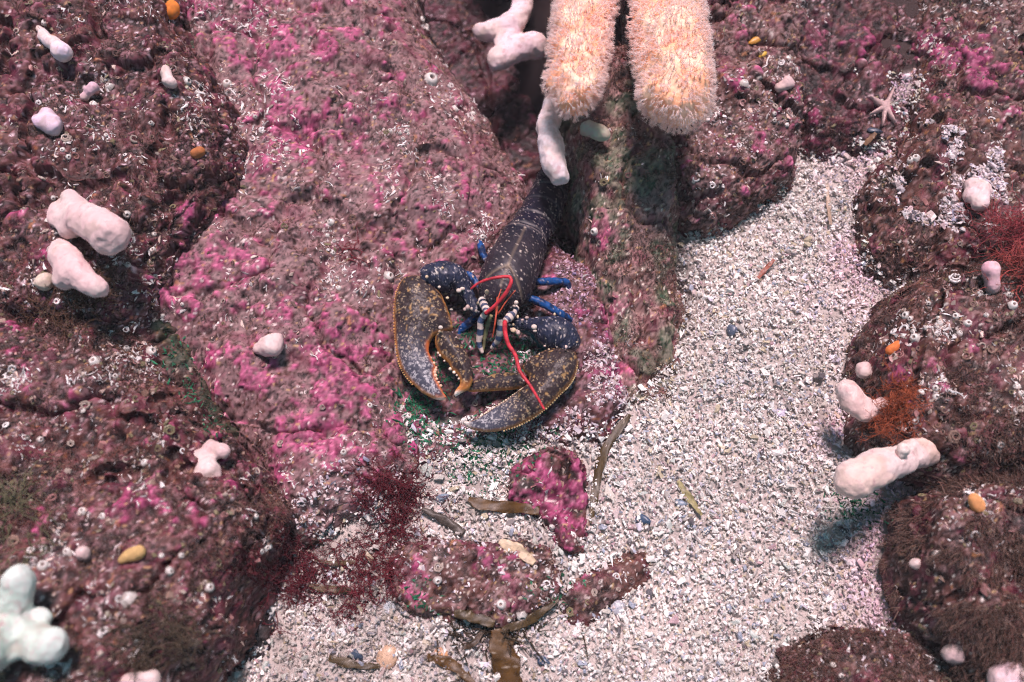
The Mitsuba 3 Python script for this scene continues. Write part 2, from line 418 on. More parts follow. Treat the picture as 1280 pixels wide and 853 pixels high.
rock('rock_002', [(500, -130), (760, -130), (770, 60), (750, 200), (720, 280), (640, 290), (590, 200), (540, 110)], -0.05, -0.072, 0.04, (-0.05, 0.10), base=-0.13, step=0.0022, seed=153, pink=-0.08, dark=0.06, lumps=0.02, grow=0.025,
     label='brown rock down in the gully behind the lobster, its colour darkened for shade', tint=(0.62, 0.48, 0.62))  # tint lowered so the gully shade is painted into the rock
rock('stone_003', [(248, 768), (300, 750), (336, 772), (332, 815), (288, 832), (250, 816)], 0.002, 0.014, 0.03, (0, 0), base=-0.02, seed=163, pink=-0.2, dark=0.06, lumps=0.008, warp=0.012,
     label='dark blue grey stone standing in for a shaded hole below the lower left boulder', tint=(.45, .72, .85))  # put in for a dark hole; the tint paints its shade
rock('stone_004', [(338, 655), (372, 642), (402, 652), (396, 688), (356, 692)], 0.004, 0.014, 0.02, (0, 0), base=-0.02, seed=173, pink=-0.2, dark=0.10, lumps=0.008, warp=0.010,
     label='small blackish stone at the lower tip of the pink boulder', tint=(.45, .5, .5))
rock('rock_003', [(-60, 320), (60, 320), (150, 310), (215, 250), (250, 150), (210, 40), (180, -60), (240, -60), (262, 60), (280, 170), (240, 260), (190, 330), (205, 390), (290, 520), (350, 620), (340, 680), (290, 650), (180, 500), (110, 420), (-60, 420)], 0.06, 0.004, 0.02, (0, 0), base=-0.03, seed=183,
     pink=-0.12, dark=0.06, lumps=0.010, warp=0.010, follow=True, tint=(.6, .55, .5), green=0.3,  # dark tint and green paint the shade of the crack
     label='low filler rock in the crack between the left boulders, coloured dark green for shade')
rock('overhang', [(460, -420), (960, -420), (925, -140), (850, -75), (720, -105), (560, -130)], 0.06, 0.26, 0.06, (0, 0.1), base=-0.02, seed=143, dark=0.05, step=0.003,  # out of view, made taller to throw shade into the gully
     label='overhanging rock out of view above the fuzzy orange soft coral, raised to shade the gully')

BEDP = [(865, 290), (915, 255), (1005, 150), (1030, 135), (1120, 150), (1112, 330), (1094, 400), (1092, 470), (1066, 560), (1150, 640), (1146, 720), (1168, 790), (1010, 795), (985, 890), (985, 1000), (170, 1000), (262, 770), (300, 690), (335, 650),
        (420, 630), (470, 645), (520, 560), (640, 545), (725, 545), (790, 522), (850, 500)]
BED = shapely.Polygon(at(np.array(BEDP)[:, 0], np.array(BEDP)[:, 1], 0.0)[:, :2]).buffer(0.012)


def bed_mask(p):
    d = shapely.distance(BED, shapely.points(p[:, :2])) + 0.03 * (fbm(p, 0.03, 3, 71) - 0.5)
    return ss(0.022, 0.0, d)


# seabed sheet: fine near the view, coarse far out
xs = np.r_[-5, -3.5, np.arange(-2.5, -0.9, 0.05), np.arange(-0.9, 0.9, 0.012), np.arange(0.9, 2.5, 0.05), 3.5, 5]
ys = np.r_[-5, -3, np.arange(-2, -0.5, 0.05), np.arange(-0.5, 0.9, 0.012), np.arange(0.9, 2.5, 0.05), 3.5, 5]
X, Y = np.meshgrid(xs, ys, indexing='ij')
v = np.stack([X.ravel(), Y.ravel(), ground_z(X, Y).ravel() - 0.002], 1)
k = np.arange(X.size).reshape(X.shape)
a, b, c, d = k[:-1, :-1].ravel(), k[1:, :-1].ravel(), k[1:, 1:].ravel(), k[:-1, 1:].ravel()
f = np.vstack([np.stack([a, b, c], 1), np.stack([a, c, d], 1)])
col = mx([.34, .28, .26], [.62, .55, .51], fbm(v, 0.012, 3, 2))
bed = bed_mask(v)
col = mx([.045, .028, .027], col, bed)
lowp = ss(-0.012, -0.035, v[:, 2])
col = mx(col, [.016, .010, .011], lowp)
qx, qy = pix(v)
away = np.maximum(np.maximum(-qx, qx - 1280), np.maximum(-qy, qy - 853)); away = np.where((v - CAM) @ FWD < .05, 999, away)
wild = ss(110, 260, away) * ss(2.6, 1.7, np.hypot(v[:, 0], v[:, 1]))      # the rocky bottom goes on beyond the view
v[:, 2] += wild * (.16 * (fbm(v, .30, 4, 61) - .42) + .03 * (fbm(v, .05, 3, 62) - .5))
wc = mx(mx(BROWN_D, BROWN, ss(.35, .6, fbm(v, .03, 3, 63))), PINK_C * .8, ss(.52, .62, fbm(v, .06, 3, 64)) * .7)
col = mx(col, mx(wc, TAUPE, ss(.5, .7, fbm(v, .02, 2, 65)) * .6), wild)
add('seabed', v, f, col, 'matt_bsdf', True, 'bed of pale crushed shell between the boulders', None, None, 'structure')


# the water: a thin veil of scattered light
scene['water_medium'] = {'type': 'homogeneous', 'albedo': {'type': 'rgb', 'value': [.95, .90, .97]}, 'sigma_t': 0.02}
scene['haze'] = {'type': 'cube', 'to_world': mi.ScalarTransform4f().translate([0, 0, -0.07]).scale([5.5, 5.5, 1.07]), 'bsdf': {'type': 'null'}, 'interior': {'type': 'ref', 'id': 'water_medium'}}
labels['haze'] = {'label': 'slightly cloudy water over the seabed', 'kind': 'stuff'}
scene['camera']['medium'] = {'type': 'ref', 'id': 'water_medium'}

# ------------------------------------------------------------------ shell gravel
def shard(r, flat, pts=9):
    p = r.normal(size=(pts, 3)); p /= np.linalg.norm(p, axis=1, keepdims=True)
    p *= np.array([1.15, r.uniform(0.38, 0.9), flat]) * r.uniform(0.75, 1, (pts, 1))
    h = trimesh.convex.convex_hull(p)
    return np.array(h.vertices), np.array(h.faces)


def curved(r):
    """A curved piece of shell, thick enough to have an edge."""
    a, b = r.uniform(.5, 1), r.uniform(.35, .6)
    m = 6
    ang = np.sort(r.uniform(0, 2 * np.pi, m)); ang = np.linspace(0, 2 * np.pi, m, endpoint=False) + r.uniform(-.3, .3, m)
    q = np.stack([np.cos(ang) * a, np.sin(ang) * b], 1) * r.uniform(.75, 1.1, (m, 1))
    bend = lambda q, z: np.c_[q, z - 0.55 * (q ** 2).sum(1)]
    v = np.vstack([bend(q, 0.0), bend(q * .95, -0.16), [[0, 0, .05]], [[0, 0, -.12]]])
    i = np.arange(m); j = (i + 1) % m
    f = np.vstack([np.c_[i * 0 + 2 * m, i, j], np.c_[i * 0 + 2 * m + 1, m + j, m + i], np.c_[i, m + i, m + j], np.c_[i, m + j, j]])
    return v, f


r = np.random.default_rng(11)
protos = [shard(r, fl, 6) for fl in (.22, .2, .3, .16, .35, .25, .3, .18)] + [curved(r) for _ in range(2)] + [shard(r, .8, 8)]
GRAVEL_C = np.array([[.84, .82, .76], [.80, .79, .75], [.90, .89, .86], [.68, .63, .55], [.52, .48, .44], [.66, .54, .52], [.44, .30, .32], [.26, .23, .22], [.34, .38, .46], [.54, .47, .33], [.12, .11, .12], [.62, .59, .66], [.66, .72, .66]])
GRAVEL_W = np.array([.18, .16, .16, .10, .08, .05, .03, .06, .05, .05, .04, .04, .05])


def gravel(xy, z, size, r, tone):
    k = len(xy)
    n = np.c_[r.normal(0, .40, (k, 2)), np.ones(k)]
    which = r.integers(0, len(protos), k)
    sz = size * r.lognormal(0, .45, k)
    col = GRAVEL_C[r.choice(len(GRAVEL_C), k, p=GRAVEL_W / GRAVEL_W.sum())] * r.uniform(.8, 1.1, (k, 1)) * tone
    return scatter(protos, which, np.c_[xy, z], frames(n, r.uniform(0, 7, k)), np.stack([sz, sz, sz], 1), col)


def infilled(px, py, poly):
    return shapely.contains_xy(shapely.Polygon(poly), px, py)


k = 235000
xy = np.c_[r.uniform(-.62, .66, k), r.uniform(-.36, .56, k)]
gz = ground_z(xy[:, 0], xy[:, 1])
P3 = np.c_[xy, gz]
px, py = pix(P3)
hm = HM[cell(xy[:, 0], xy[:, 1])]
ok = (px > -25) & (px < 1305) & (py > -25) & (py < 880) & (hm < gz + 0.0025) & (gz > -0.03) & (bed_mask(P3) > r.random(k))
cover = fbm(P3, 0.05, 3, 77)
dens = np.ones(k)
dens[(px < 560) & (py < 700)] = .5
dens *= np.where((px < 720) & (py > 640), np.where(cover < .42, .8, 1), 1)
dens *= np.where((px < 800) & (py < 560), .7, 1)
ok &= r.random(k) < dens
xy, gz, cover = xy[ok], gz[ok], cover[ok]
lay = r.random(len(xy))
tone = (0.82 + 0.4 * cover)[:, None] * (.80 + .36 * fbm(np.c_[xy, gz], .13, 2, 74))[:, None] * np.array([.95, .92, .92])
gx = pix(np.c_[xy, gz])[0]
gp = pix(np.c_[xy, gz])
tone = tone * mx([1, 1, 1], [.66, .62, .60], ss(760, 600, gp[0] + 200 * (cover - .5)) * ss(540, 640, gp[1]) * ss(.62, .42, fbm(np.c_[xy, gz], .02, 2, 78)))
tone = tone * mx([1, 1, 1], [.86, .66, .78], ss(1000, 1110, gx + 160 * (cover - .5)))
B = Bag()
ti = r.choice(len(xy), len(xy) // 3)
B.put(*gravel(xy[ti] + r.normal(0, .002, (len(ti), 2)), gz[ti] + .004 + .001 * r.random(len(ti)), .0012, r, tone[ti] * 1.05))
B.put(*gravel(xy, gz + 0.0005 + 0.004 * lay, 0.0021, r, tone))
# gravel lodged on the rocks
for key, poly, k, sz in [('boulder_006', [(1080, 190), (1150, 150), (1250, 170), (1260, 260), (1200, 290), (1110, 270)], 2600, .0021), ('rock_001', [(640, 420), (780, 430), (800, 560), (640, 560)], 1500, .0018),
                         ('stone_001', [(490, 670), (710, 670), (710, 780), (490, 780)], 260, .0018), ('rock_001', [(680, 300), (760, 300), (770, 440), (690, 440)], 700, .0014),
                         ('boulder', [(390, 580), (560, 560), (560, 680), (340, 680)], 700, .0018), ('boulder_004', [(830, 60), (880, 220), (990, 220), (1000, 100)], 500, .0016),
                         ('rock', [(980, 790), (1200, 790), (1200, 880), (980, 880)], 120, .0018)]:
    R = ROCKS[key]
    m = np.nonzero(infilled(R['px'], R['py'], poly) & (R['n'][:, 2] > .5) & (fbm(R['v'], .03, 2, 5) > .43))[0]
    if len(m):
        m = r.choice(m, k)
        p = R['v'][m]
        t = np.tile([.8, .7, .76], (k, 1)) if sz > .0015 else np.tile([.62, .42, .58], (k, 1))
        B.put(*gravel(p[:, :2] + r.normal(0, .001, (k, 2)), p[:, 2] + .0006, sz, r, t))
for key, R in ROCKS.items():
    if key in ('boulder_001', 'rock_002', 'overhang') or key.startswith('stone'):
        continue
    V = R['v']
    lowness = V[:, 2] - GZ[cell(V[:, 0], V[:, 1])] + .022 * (fbm(V, .02, 2, 79) - .5)
    m = np.nonzero((lowness < .013) & (lowness > -.004) & (R['n'][:, 2] > .25) & (bed_mask(V) > .25))[0]
    if len(m) > 20:
        k = min(2600, len(m) // 3); m = r.choice(m, k)
        B.put(*gravel(V[m, :2] + r.normal(0, .001, (k, 2)), V[m, 2] + .0008, .0021, r, np.full((k, 3), .92)))
add('shell_gravel', *B.done(), 'shell_bsdf', False, 'loose gravel of broken white shell on the seabed', None, None, 'stuff')


# ------------------------------------------------------------------ growth on the rocks
def ring(nr, r0, r1, h0, h1, wob, r):
    a = np.arange(nr) * 2 * np.pi / nr
    w = 1 + wob * r.uniform(-1, 1, nr)
    return np.c_[np.cos(a) * r1 * w, np.sin(a) * r1 * w, 0 * a + h1]


def barnacle_mesh(r):
    m = 9
    rows = [ring(m, 0, 1.0, 0, -.2, .12, r), ring(m, 0, .72, 0, .35, .12, r), ring(m, 0, .46, 0, .62, .1, r), ring(m, 0, .30, 0, .50, .1, r), ring(m, 0, .12, 0, .2, .1, r)]
    v = np.vstack(rows); f = []
    for k in range(4):
        for j in range(m):
            a, b = k * m + j, k * m + (j + 1) % m
            f += [[a, b, b + m], [a, b + m, a + m]]
    f += [[4 * m, 4 * m + j, 4 * m + j + 1] for j in range(1, m - 1)]
    c = np.repeat([[.40, .33, .30], [.62, .57, .53], [.74, .70, .66], [.42, .34, .31], [.16, .11, .10]], m, 0)
    return v, np.array(f), c


def worm_mesh(r, turns=1.2):
    t = np.linspace(0, 1, 12)
    ang = t * turns * 2 * np.pi
    rr = 0.35 + 0.65 * t
    p = np.c_[np.cos(ang) * rr, np.sin(ang) * rr, 0.15 + 0.12 * np.sin(t * 5)]
    v, f = tube(p, 0.14 + 0.12 * t, 6)
    return v, f, np.tile([.78, .72, .70], (len(v), 1))


def squiggle(r):
    t = np.linspace(0, 1, 6)
    p = np.c_[t * 2 - 1, .35 * np.sin(t * r.uniform(2, 6) + r.uniform(0, 6)), .1 + .05 * np.sin(t * 6)]
    v, f = tube(p, 0.13, 4, True)
    return v, f


flakes = [shard(r, fl, 7) for fl in (.25, .3, .4, .2)] + [squiggle(r) for _ in range(3)]
barn = [barnacle_mesh(r) for _ in range(4)]
worm = [worm_mesh(r, t) for t in (.8, 1.3, 1.7)]
GROW = {  # rock: single barnacles, loose white flakes, little bumps, short turf, turf length, long turf
    'boulder': (70, 2600, 500, 15000, .0032), 'boulder_001': (60, 1300, 900, 12000, .0045), 'boulder_002': (60, 1300, 900, 13000, .005), 'boulder_003': (12, 200, 160, 9000, .0055), 'boulder_004': (36, 800, 600, 3500, .004),
    'boulder_005': (5, 60, 120, 2500, .004), 'boulder_006': (36, 800, 600, 6000, .005), 'boulder_007': (48, 800, 600, 10000, .006), 'boulder_008': (14, 260, 160, 17000, .0095), 'rock': (6, 60, 90, 7000, .006),
    'stone': (3, 40, 50, 250, .002), 'stone_001': (16, 120, 90, 1600, .0028), 'stone_002': (2, 40, 40, 700, .003), 'rock_001': (4, 220, 100, 1500, .0025)}
GROW['rock_003'] = (4, 60, 120, 6000, .006)
for key, (nb, nf, nk, nh, hl) in GROW.items():
    R = ROCKS[key]; r = np.random.default_rng(R['seed'] + 500)
    V, N = R['v'], R['n']
    clump = fbm(V, .03, 2, R['seed'] + 7)
    up = np.nonzero(N[:, 2] > .35)[0]
    if len(up) < 50:
        continue
    # white flakes and tubes in clumps
    w = np.clip(clump[up] - .46, 0, None) ** 2 + 2e-5
    seeds = r.choice(up, max(nf // 6, 1), p=w / w.sum())
    tree = cKDTree(V[up])
    pts = (V[seeds][:, None] + r.normal(0, .005, (len(seeds), 6, 3))).reshape(-1, 3)
    m = up[tree.query(pts)[1]]
    kk = len(m)
    sz = .0014 * r.lognormal(0, .45, kk)
    col = np.array([.78, .72, .70]) * r.uniform(.55, 1.1, (kk, 1)) * np.where(r.random((kk, 1)) < .25, [[.9, .7, .62]], [[1, 1, 1]])
    B = Bag()
    B.put(*scatter(flakes, r.choice(len(flakes), kk, p=[.22, .22, .22, .22, .04, .04, .04]), V[m] + N[m] * .0005, frames(N[m] + r.normal(0, .25, (kk, 3)), r.uniform(0, 7, kk)), np.stack([sz * r.uniform(1, 1.8, kk), sz, sz], 1), col))
    # small bumps: sea squirts, tiny snails and worm coils in browns
    m = r.choice(up, nk)
    sz = .0024 * r.lognormal(0, .35, nk)
    cc = np.array([[.20, .11, .08], [.30, .19, .15], [.14, .08, .07], [.34, .16, .15], [.42, .33, .28], [.22, .18, .10]])[r.integers(0, 6, nk)] * r.uniform(.6, 1.1, (nk, 1))
    wp = [(a, b) for a, b, _ in worm] + [shard(r, .8, 10), shard(r, .6, 10)]
    B.put(*scatter(wp, r.choice(len(wp), nk, p=[.07, .07, .06, .45, .35]), V[m], frames(N[m], r.uniform(0, 7, nk)), np.stack([sz, sz, sz], 1), cc))
    v, f, c = B.done()
    add(key + '__encrusting_growth', v, f, c, 'shell_bsdf', False, 'white flecks and tiny tubes scattered over the rock', kind='stuff')
    # single barnacles
    sel = r.choice(up, nb, p=w / w.sum()) if nb else []
    for i, q in enumerate(sel):
        bv, bf, bc = barn[i % 4] if r.random() < .72 else worm[i % 3]
        s = .0029 * r.lognormal(0, .35)
        Rm = frames(N[q:q + 1] + r.normal(0, .12, (1, 3)), np.array([r.uniform(0, 7)]))[0]
        nm = key + '__barnacle' + (f'_{i:03d}' if i else '')
        add(nm, (bv * s) @ Rm.T + V[q], bf, bc * r.uniform(.75, 1.08), 'shell_bsdf', True)
    # turf: fine brown hair
    tw = np.clip(fbm(V[up], .04, 2, R['seed'] + 17) - .36, 0, None) * (1.02 - R['pm'][up])
    m = r.choice(up, nh, p=tw / tw.sum())
    lean = np.array([-.45, -.5, .1]) if hl > .008 else np.array([0, -.1, .2])
    dirn = N[m] * .8 + r.normal(0, .45, (nh, 3)) + lean
    dirn /= np.linalg.norm(dirn, axis=1, keepdims=True)
    side = np.cross(dirn, r.normal(size=(nh, 3))); side /= np.linalg.norm(side, axis=1, keepdims=True)
    L = hl * r.lognormal(0, .35, nh)[:, None]
    base = V[m] - N[m] * .0005
    wd = .00030 if hl < .01 else .00034
    mid = base + dirn * L * .55
    tip = base + dirn * L + np.array([0, -.25, -.2]) * L * .4
    v = np.stack([base - side * wd, base + side * wd, mid - side * wd * .8, mid + side * wd * .8, tip], 1).reshape(-1, 3)
    o = (np.arange(nh) * 5)[:, None, None]
    f = (np.array([[0, 1, 3], [0, 3, 2], [2, 3, 4]])[None] + o).reshape(-1, 3)
    hc = np.array([.12, .075, .06]) * r.uniform(.45, 1.7, (nh, 1)) * np.where(r.random((nh, 1)) < .2, [[1.0, .7, .7]], [[1, 1, 1]])
    add(key + '__turf', v, f, np.repeat(hc, 5, 0), 'matt_bsdf', False, 'fine brown hairy turf on the rock', kind='stuff')
#--OBJECTS--

# ------------------------------------------------------------------ soft corals (dead man's fingers)
def blob(balls, h, seed, wob=0.0026):
    """A lobed body: the smooth union of balls (x, y, z, r), uneven like flesh."""
    b = np.asarray(balls, float)
    k = 0.2 * b[:, 3].mean()

    def fn(p):
        e = np.linalg.norm(p[:, None] - b[None, :, :3], axis=2) - b[None, :, 3]
        d = -k * np.log(np.exp(-np.clip(e, -0.1, 0.3) / k).sum(1)) + 0.3 * k
        return d + wob * 2.4 * (fbm(p, 0.016, 2, seed) - 0.5) + 0.5 * wob * (vn(p / 0.004, seed + 3) - 0.5)
    r_ = b[:, 3].max() * 1.6
    return nets(fn, b[:, :3].min(0) - r_, b[:, :3].max(0) + r_, h)


def chain(pts, z0=None):
    """Balls along the joints (px, py, lift above what the root stands on, radius in pixels)."""
    z0 = hit(pts[0][0], pts[0][1])[2] if z0 is None else z0
    j = []
    for px, py, lift, rp in pts:
        p = at(px, py, z0 + lift)
        j.append(np.r_[p, rp * mpp(p)])
    out = [j[0]]
    for a, b in zip(j[:-1], j[1:]):
        n = max(2, int(np.linalg.norm(a[:3] - b[:3]) / (0.8 * min(a[3], b[3]))))
        out += [a + (b - a) * t for t in np.linspace(0, 1, n + 1)[1:]]
    return out


def coral(label, chains, seed, col=(.70, .49, .48), tip=(.74, .58, .55), h=0.0017, name='soft_coral', group='pale soft corals on the rocks', cat='soft coral', root=None):
    z0 = hit(*(root or chains[0][0][:2]))[2]
    balls = [b for c in chains for b in chain(c, z0)]
    r_ = np.random.default_rng(seed + 900)
    for b in [balls[k] for k in r_.integers(0, len(balls), 2 + len(balls) // 3)]:
        d_ = r_.normal(size=3) * [1, 1, .5] + [0, 0, .3]; d_ /= np.linalg.norm(d_)
        balls.append(np.r_[b[:3] + d_ * b[3] * r_.uniform(.45, .75), b[3] * r_.uniform(.4, .6)])
    v, f = blob(balls, h, seed)
    n2 = fbm(v, .009, 2, seed + 5)
    c = mx(np.array(col), np.array(tip), ss(.35, .65, fbm(v, .02, 2, seed + 6)))
    c = c * (0.86 + .22 * n2)[:, None]
    c = mx(c, [.45, .20, .22], ss(.80, .90, vn(v / .0042, seed + 8)) * .55)
    c = mx(c, [.55, .36, .36], ss(.52, .72, vn(v / .0017, seed + 9)) * .38)
    c = mx(c, [.40, .30, .24], ss(.55, .75, fbm(v, .012, 3, seed + 11)) * .45)
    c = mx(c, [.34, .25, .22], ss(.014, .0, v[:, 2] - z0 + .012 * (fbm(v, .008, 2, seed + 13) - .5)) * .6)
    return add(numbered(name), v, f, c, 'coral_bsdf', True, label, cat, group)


coral('largest white soft coral on the upper left boulder, with a round bulging lobe', [[(82, 268, .004, 17), (105, 272, .02, 20), (138, 294, .035, 25)], [(88, 246, .012, 9), (95, 262, .012, 15)], [(72, 262, .004, 9), (90, 285, .01, 14)]], 1)
coral('knobbly white soft coral just below the largest white one at the left', [[(76, 312, .006, 12), (88, 335, .018, 20), (104, 348, .02, 17), (122, 361, .022, 13)], [(80, 350, .012, 12), (90, 340, .016, 15)]], 2)
coral('small beige ball shaped soft coral below the knobbly white one', [[(56, 353, .006, 11), (54, 354, .008, 9)]], 3, col=(.62, .50, .40), tip=(.66, .55, .44))
coral('small slanting white soft coral near the upper left corner', [[(48, 35, .004, 5), (56, 46, .010, 7), (68, 56, .012, 8), (80, 66, .014, 11)]], 4, col=(.74, .60, .70))
coral('tiny upright white soft coral above the dark ledge of the upper left boulder', [[(207, 88, .004, 6), (209, 97, .008, 6), (213, 104, .008, 8)]], 5)
coral('lilac lumpy soft coral between the upper left corner and the largest white one', [[(60, 152, .004, 15), (66, 158, .008, 13)], [(50, 150, .006, 9)], [(58, 142, .006, 9)]], 6, col=(.66, .44, .60), tip=(.72, .54, .64))
coral('small pinkish soft coral in a purple patch of the upper left boulder', [[(107, 121, .004, 6), (117, 111, .008, 7)]], 7, col=(.70, .45, .52))
coral('round white soft coral alone on the pink boulder', [[(336, 434, .004, 15), (340, 431, .010, 13)], [(325, 435, .004, 9)]], 8)
coral('white soft coral of several balls on the crack edge of the lower left boulder', [[(262, 560, .003, 9), (279, 565, .008, 9)], [(248, 572, .003, 12), (262, 588, .010, 13), (252, 596, .009, 11)], [(268, 594, .009, 10)]], 9)
coral('large forked white soft coral in the lower left corner', [[(18, 780, .004, 26), (16, 752, .024, 20), (22, 726, .032, 19)], [(20, 790, .012, 27), (64, 808, .024, 22)], [(20, 790, .012, 27), (-16, 812, .028, 32)], [(40, 775, .012, 10), (60, 771, .016, 7)]], 10, col=(.52, .62, .54), tip=(.62, .70, .64), h=.002)
coral('white soft coral cut off by the bottom edge at the left', [[(160, 854, .004, 12), (175, 850, .01, 11), (190, 850, .010, 11)]], 11)
coral('curved white soft coral at the gravel edge of the right boulder', [[(1100, 508, .004, 13), (1082, 516, .010, 14), (1066, 506, .014, 14), (1060, 488, .016, 12)]], 12, col=(.74, .52, .48))
coral('small round pink soft coral above the curved white one', [[(1082, 462, .002, 10), (1080, 463, .006, 10)]], 13, col=(.72, .46, .46))
coral('large tongue shaped soft coral reaching from the right boulder over the gravel', [[(1152, 566, .004, 18), (1128, 574, .018, 20), (1100, 584, .030, 22), (1072, 597, .036, 23), (1064, 601, .036, 20)], [(1150, 558, .004, 13), (1165, 570, .004, 11)]], 14, col=(.74, .54, .47), h=.0019)
coral('round white ball sitting on the large tongue shaped soft coral', [[(1128, 563, .040, 9), (1128, 562, .043, 9)]], 15, root=(1152, 566), col=(.80, .68, .62))
coral('pink soft coral under red weed at the right edge', [[(1240, 356, .002, 12), (1237, 338, .010, 11)]], 16, col=(.66, .36, .42), tip=(.72, .46, .5))
coral('pale pink split soft coral in the upper right gravel', [[(1215, 232, .002, 9), (1228, 238, .008, 12), (1224, 254, .008, 10)], [(1212, 246, .004, 8)]], 17, col=(.80, .60, .60))
coral('tiny white pointed soft coral on the boulder right of the orange fingers', [[(974, 110, .002, 7), (984, 103, .006, 9)]], 18)
coral('white soft coral in the bottom right dark crack', [[(1190, 818, .004, 11), (1198, 813, .006, 10)]], 19)
coral('pink tinged soft coral in the bottom right corner', [[(1252, 850, .004, 18), (1272, 840, .010, 14)]], 20, col=(.70, .50, .54))
coral('white finger shaped soft coral hanging just above the lobster tail', [[(704, 100, .01, 10), (690, 140, .09, 13), (684, 160, .115, 15), (688, 180, .12, 16), (692, 203, .12, 14), (700, 222, .115, 11)]], 21, col=(.76, .66, .68), h=.0015)
coral('small greenish soft coral stub under the fuzzy orange fingers', [[(735, 160, .012, 10), (754, 169, .016, 9)]], 22, col=(.40, .44, .32), tip=(.50, .52, .42))
coral('smooth white lobed soft coral left of the fuzzy orange fingers', [[(668, 58, .045, 17), (645, 62, .055, 15), (622, 76, .06, 13)], [(655, -14, .05, 13), (652, 14, .055, 13), (636, 34, .06, 14), (602, 40, .06, 11)], [(636, 34, .06, 14), (634, 64, .055, 14)]], 23, col=(.80, .62, .66))
coral('tiny white ball beside the tan pebble at the lower left', [[(104, 692, .003, 7), (105, 691, .004, 6)]], 24)
coral('tiny pinkish ball at the left foot of the hairy lower right boulder', [[(1144, 705, .003, 8), (1143, 704, .004, 7)]], 25, col=(.62, .34, .36))

# the big fuzzy colony at the top
FZ = [[(745, -90, .05, 44), (733, -20, .075, 33), (726, 55, .088, 30), (717, 118, .090, 25)], [(815, -90, .05, 52), (834, -20, .075, 39), (838, 55, .088, 42), (846, 118, .090, 43)]]
balls = [b for c in FZ for b in chain(c)]
v, f = blob(balls, 0.0030, 31, 0.0055)
c = mx([.90, .44, .25], [.92, .64, .46], ss(.35, .62, fbm(v, .02, 2, 32)))
c = mx(c, [.85, .62, .48], ss(.5, .8, vn(v / .0022, 33)) * .5)
key = add(numbered('fuzzy_soft_coral'), v, f, c, 'coral_bsdf', True, 'large orange soft coral of two thick fingers with open fuzzy polyps', 'soft coral')
nv = normals(v, f)
r = np.random.default_rng(41)
px, py = pix(v)
fc = v[f].mean(1); fa = np.linalg.norm(np.cross(v[f[:, 1]] - v[f[:, 0]], v[f[:, 2]] - v[f[:, 0]]), axis=1)
fpx, fpy = pix(fc)
fa = fa * ((fpy > -70) & ((nv[f[:, 0]] @ (CAM / np.linalg.norm(CAM))) > -.5))
K = 6800
q = r.choice(len(f), K, p=fa / fa.sum())
pos, nn = fc[q], nv[f[q, 0]]
tv, tf = [], []
sv, sf = tube(np.array([[0, 0, -.05], [0, 0, .55]]), [.06, .05], 4, False)
tv.append(sv); tf.append(sf); n0 = len(sv)
for j in range(7):
    a = j * np.pi / 3.5
    d, e = np.array([np.cos(a), np.sin(a), 0]), np.array([-np.sin(a), np.cos(a), 0])
    P = [d * .05 + [0, 0, .52] - e * .03, d * .05 + [0, 0, .52] + e * .03, d * .20 + [0, 0, .82] - e * .026, d * .20 + [0, 0, .82] + e * .026, d * .34 + [0, 0, 1.0]]
    tv.append(np.array(P)); tf.append(np.array([[0, 1, 3], [0, 3, 2], [2, 3, 4]]) + n0); n0 += 5
proto = (np.vstack(tv), np.vstack(tf))
sz = .0072 * r.uniform(.6, 1.15, K)
pc = mx([.95, .85, .84], [.92, .70, .60], r.random(K) ** 2.5)
v2, f2, c2 = scatter([proto], np.zeros(K, int), pos, frames(nn + r.normal(0, .22, (K, 3)) + [0, -.1, -.1], r.uniform(0, 7, K)), np.stack([sz, sz, sz], 1), pc)
add(key + '__polyp', v2, f2, c2, 'polyp_bsdf', False, 'pale feathery polyps all over the orange fingers', kind='stuff')


# ------------------------------------------------------------------ the lobster
def inflate(poly, zf, T, R, h=0.0009, under=0.8, taper=None, times=2):
    """A closed puffed body with the given outline (photograph pixels, at the height zf(px, py))."""
    P = np.array(poly, float)
    W = at(P[:, 0], P[:, 1], np.array([zf(a, b) for a, b in P]))
    A = np.c_[W[:, :2], np.ones(len(W))]
    pl = np.linalg.lstsq(A, W[:, 2], rcond=None)[0]
    S = shapely.Polygon(chaikin(W[:, :2], times)).buffer(0)
    L = S.exterior.length; n = int(L / h)
    bp = np.array([S.exterior.interpolate(t).coords[0] for t in np.linspace(0, L, n, endpoint=False)])
    x0, y0, x1, y1 = S.bounds
    gx, gy = np.meshgrid(np.arange(x0, x1, h), np.arange(y0, y1, h), indexing='ij')
    g = np.c_[gx.ravel(), gy.ravel()]
    g = g[shapely.contains_xy(S, g[:, 0], g[:, 1])]
    tree = cKDTree(bp)
    g = g[tree.query(g)[0] > 0.55 * h]
    q = np.vstack([bp, g]); d = tree.query(q)[0]; d[:n] = 0
    t = Delaunay(q).simplices
    cc = q[t].mean(1); t = t[shapely.contains_xy(S, cc[:, 0], cc[:, 1])]
    ea, eb = q[t[:, 1]] - q[t[:, 0]], q[t[:, 2]] - q[t[:, 0]]; cr = ea[:, 0] * eb[:, 1] - ea[:, 1] * eb[:, 0]
    t[cr < 0] = t[cr < 0][:, ::-1]
    u = np.clip(d / R, 0, 1)
    th = T * np.sqrt(1 - (1 - u) ** 2)
    zm = np.c_[q, np.ones(len(q))] @ pl
    tx, ty = pix(np.c_[q, zm])
    if taper is not None:
        th = th * taper(tx, ty)
    m = len(q)
    top_, bot = np.c_[q, zm + th], np.c_[q[n:], (zm - under * th)[n:]]
    re = np.r_[np.arange(n), np.arange(m, m + len(g))]
    v = np.vstack([top_, bot]); f = np.vstack([t, re[t][:, ::-1]])
    return v, f, np.r_[d, d[n:]], np.r_[tx, tx[n:]], np.r_[ty, ty[n:]], bp, pl


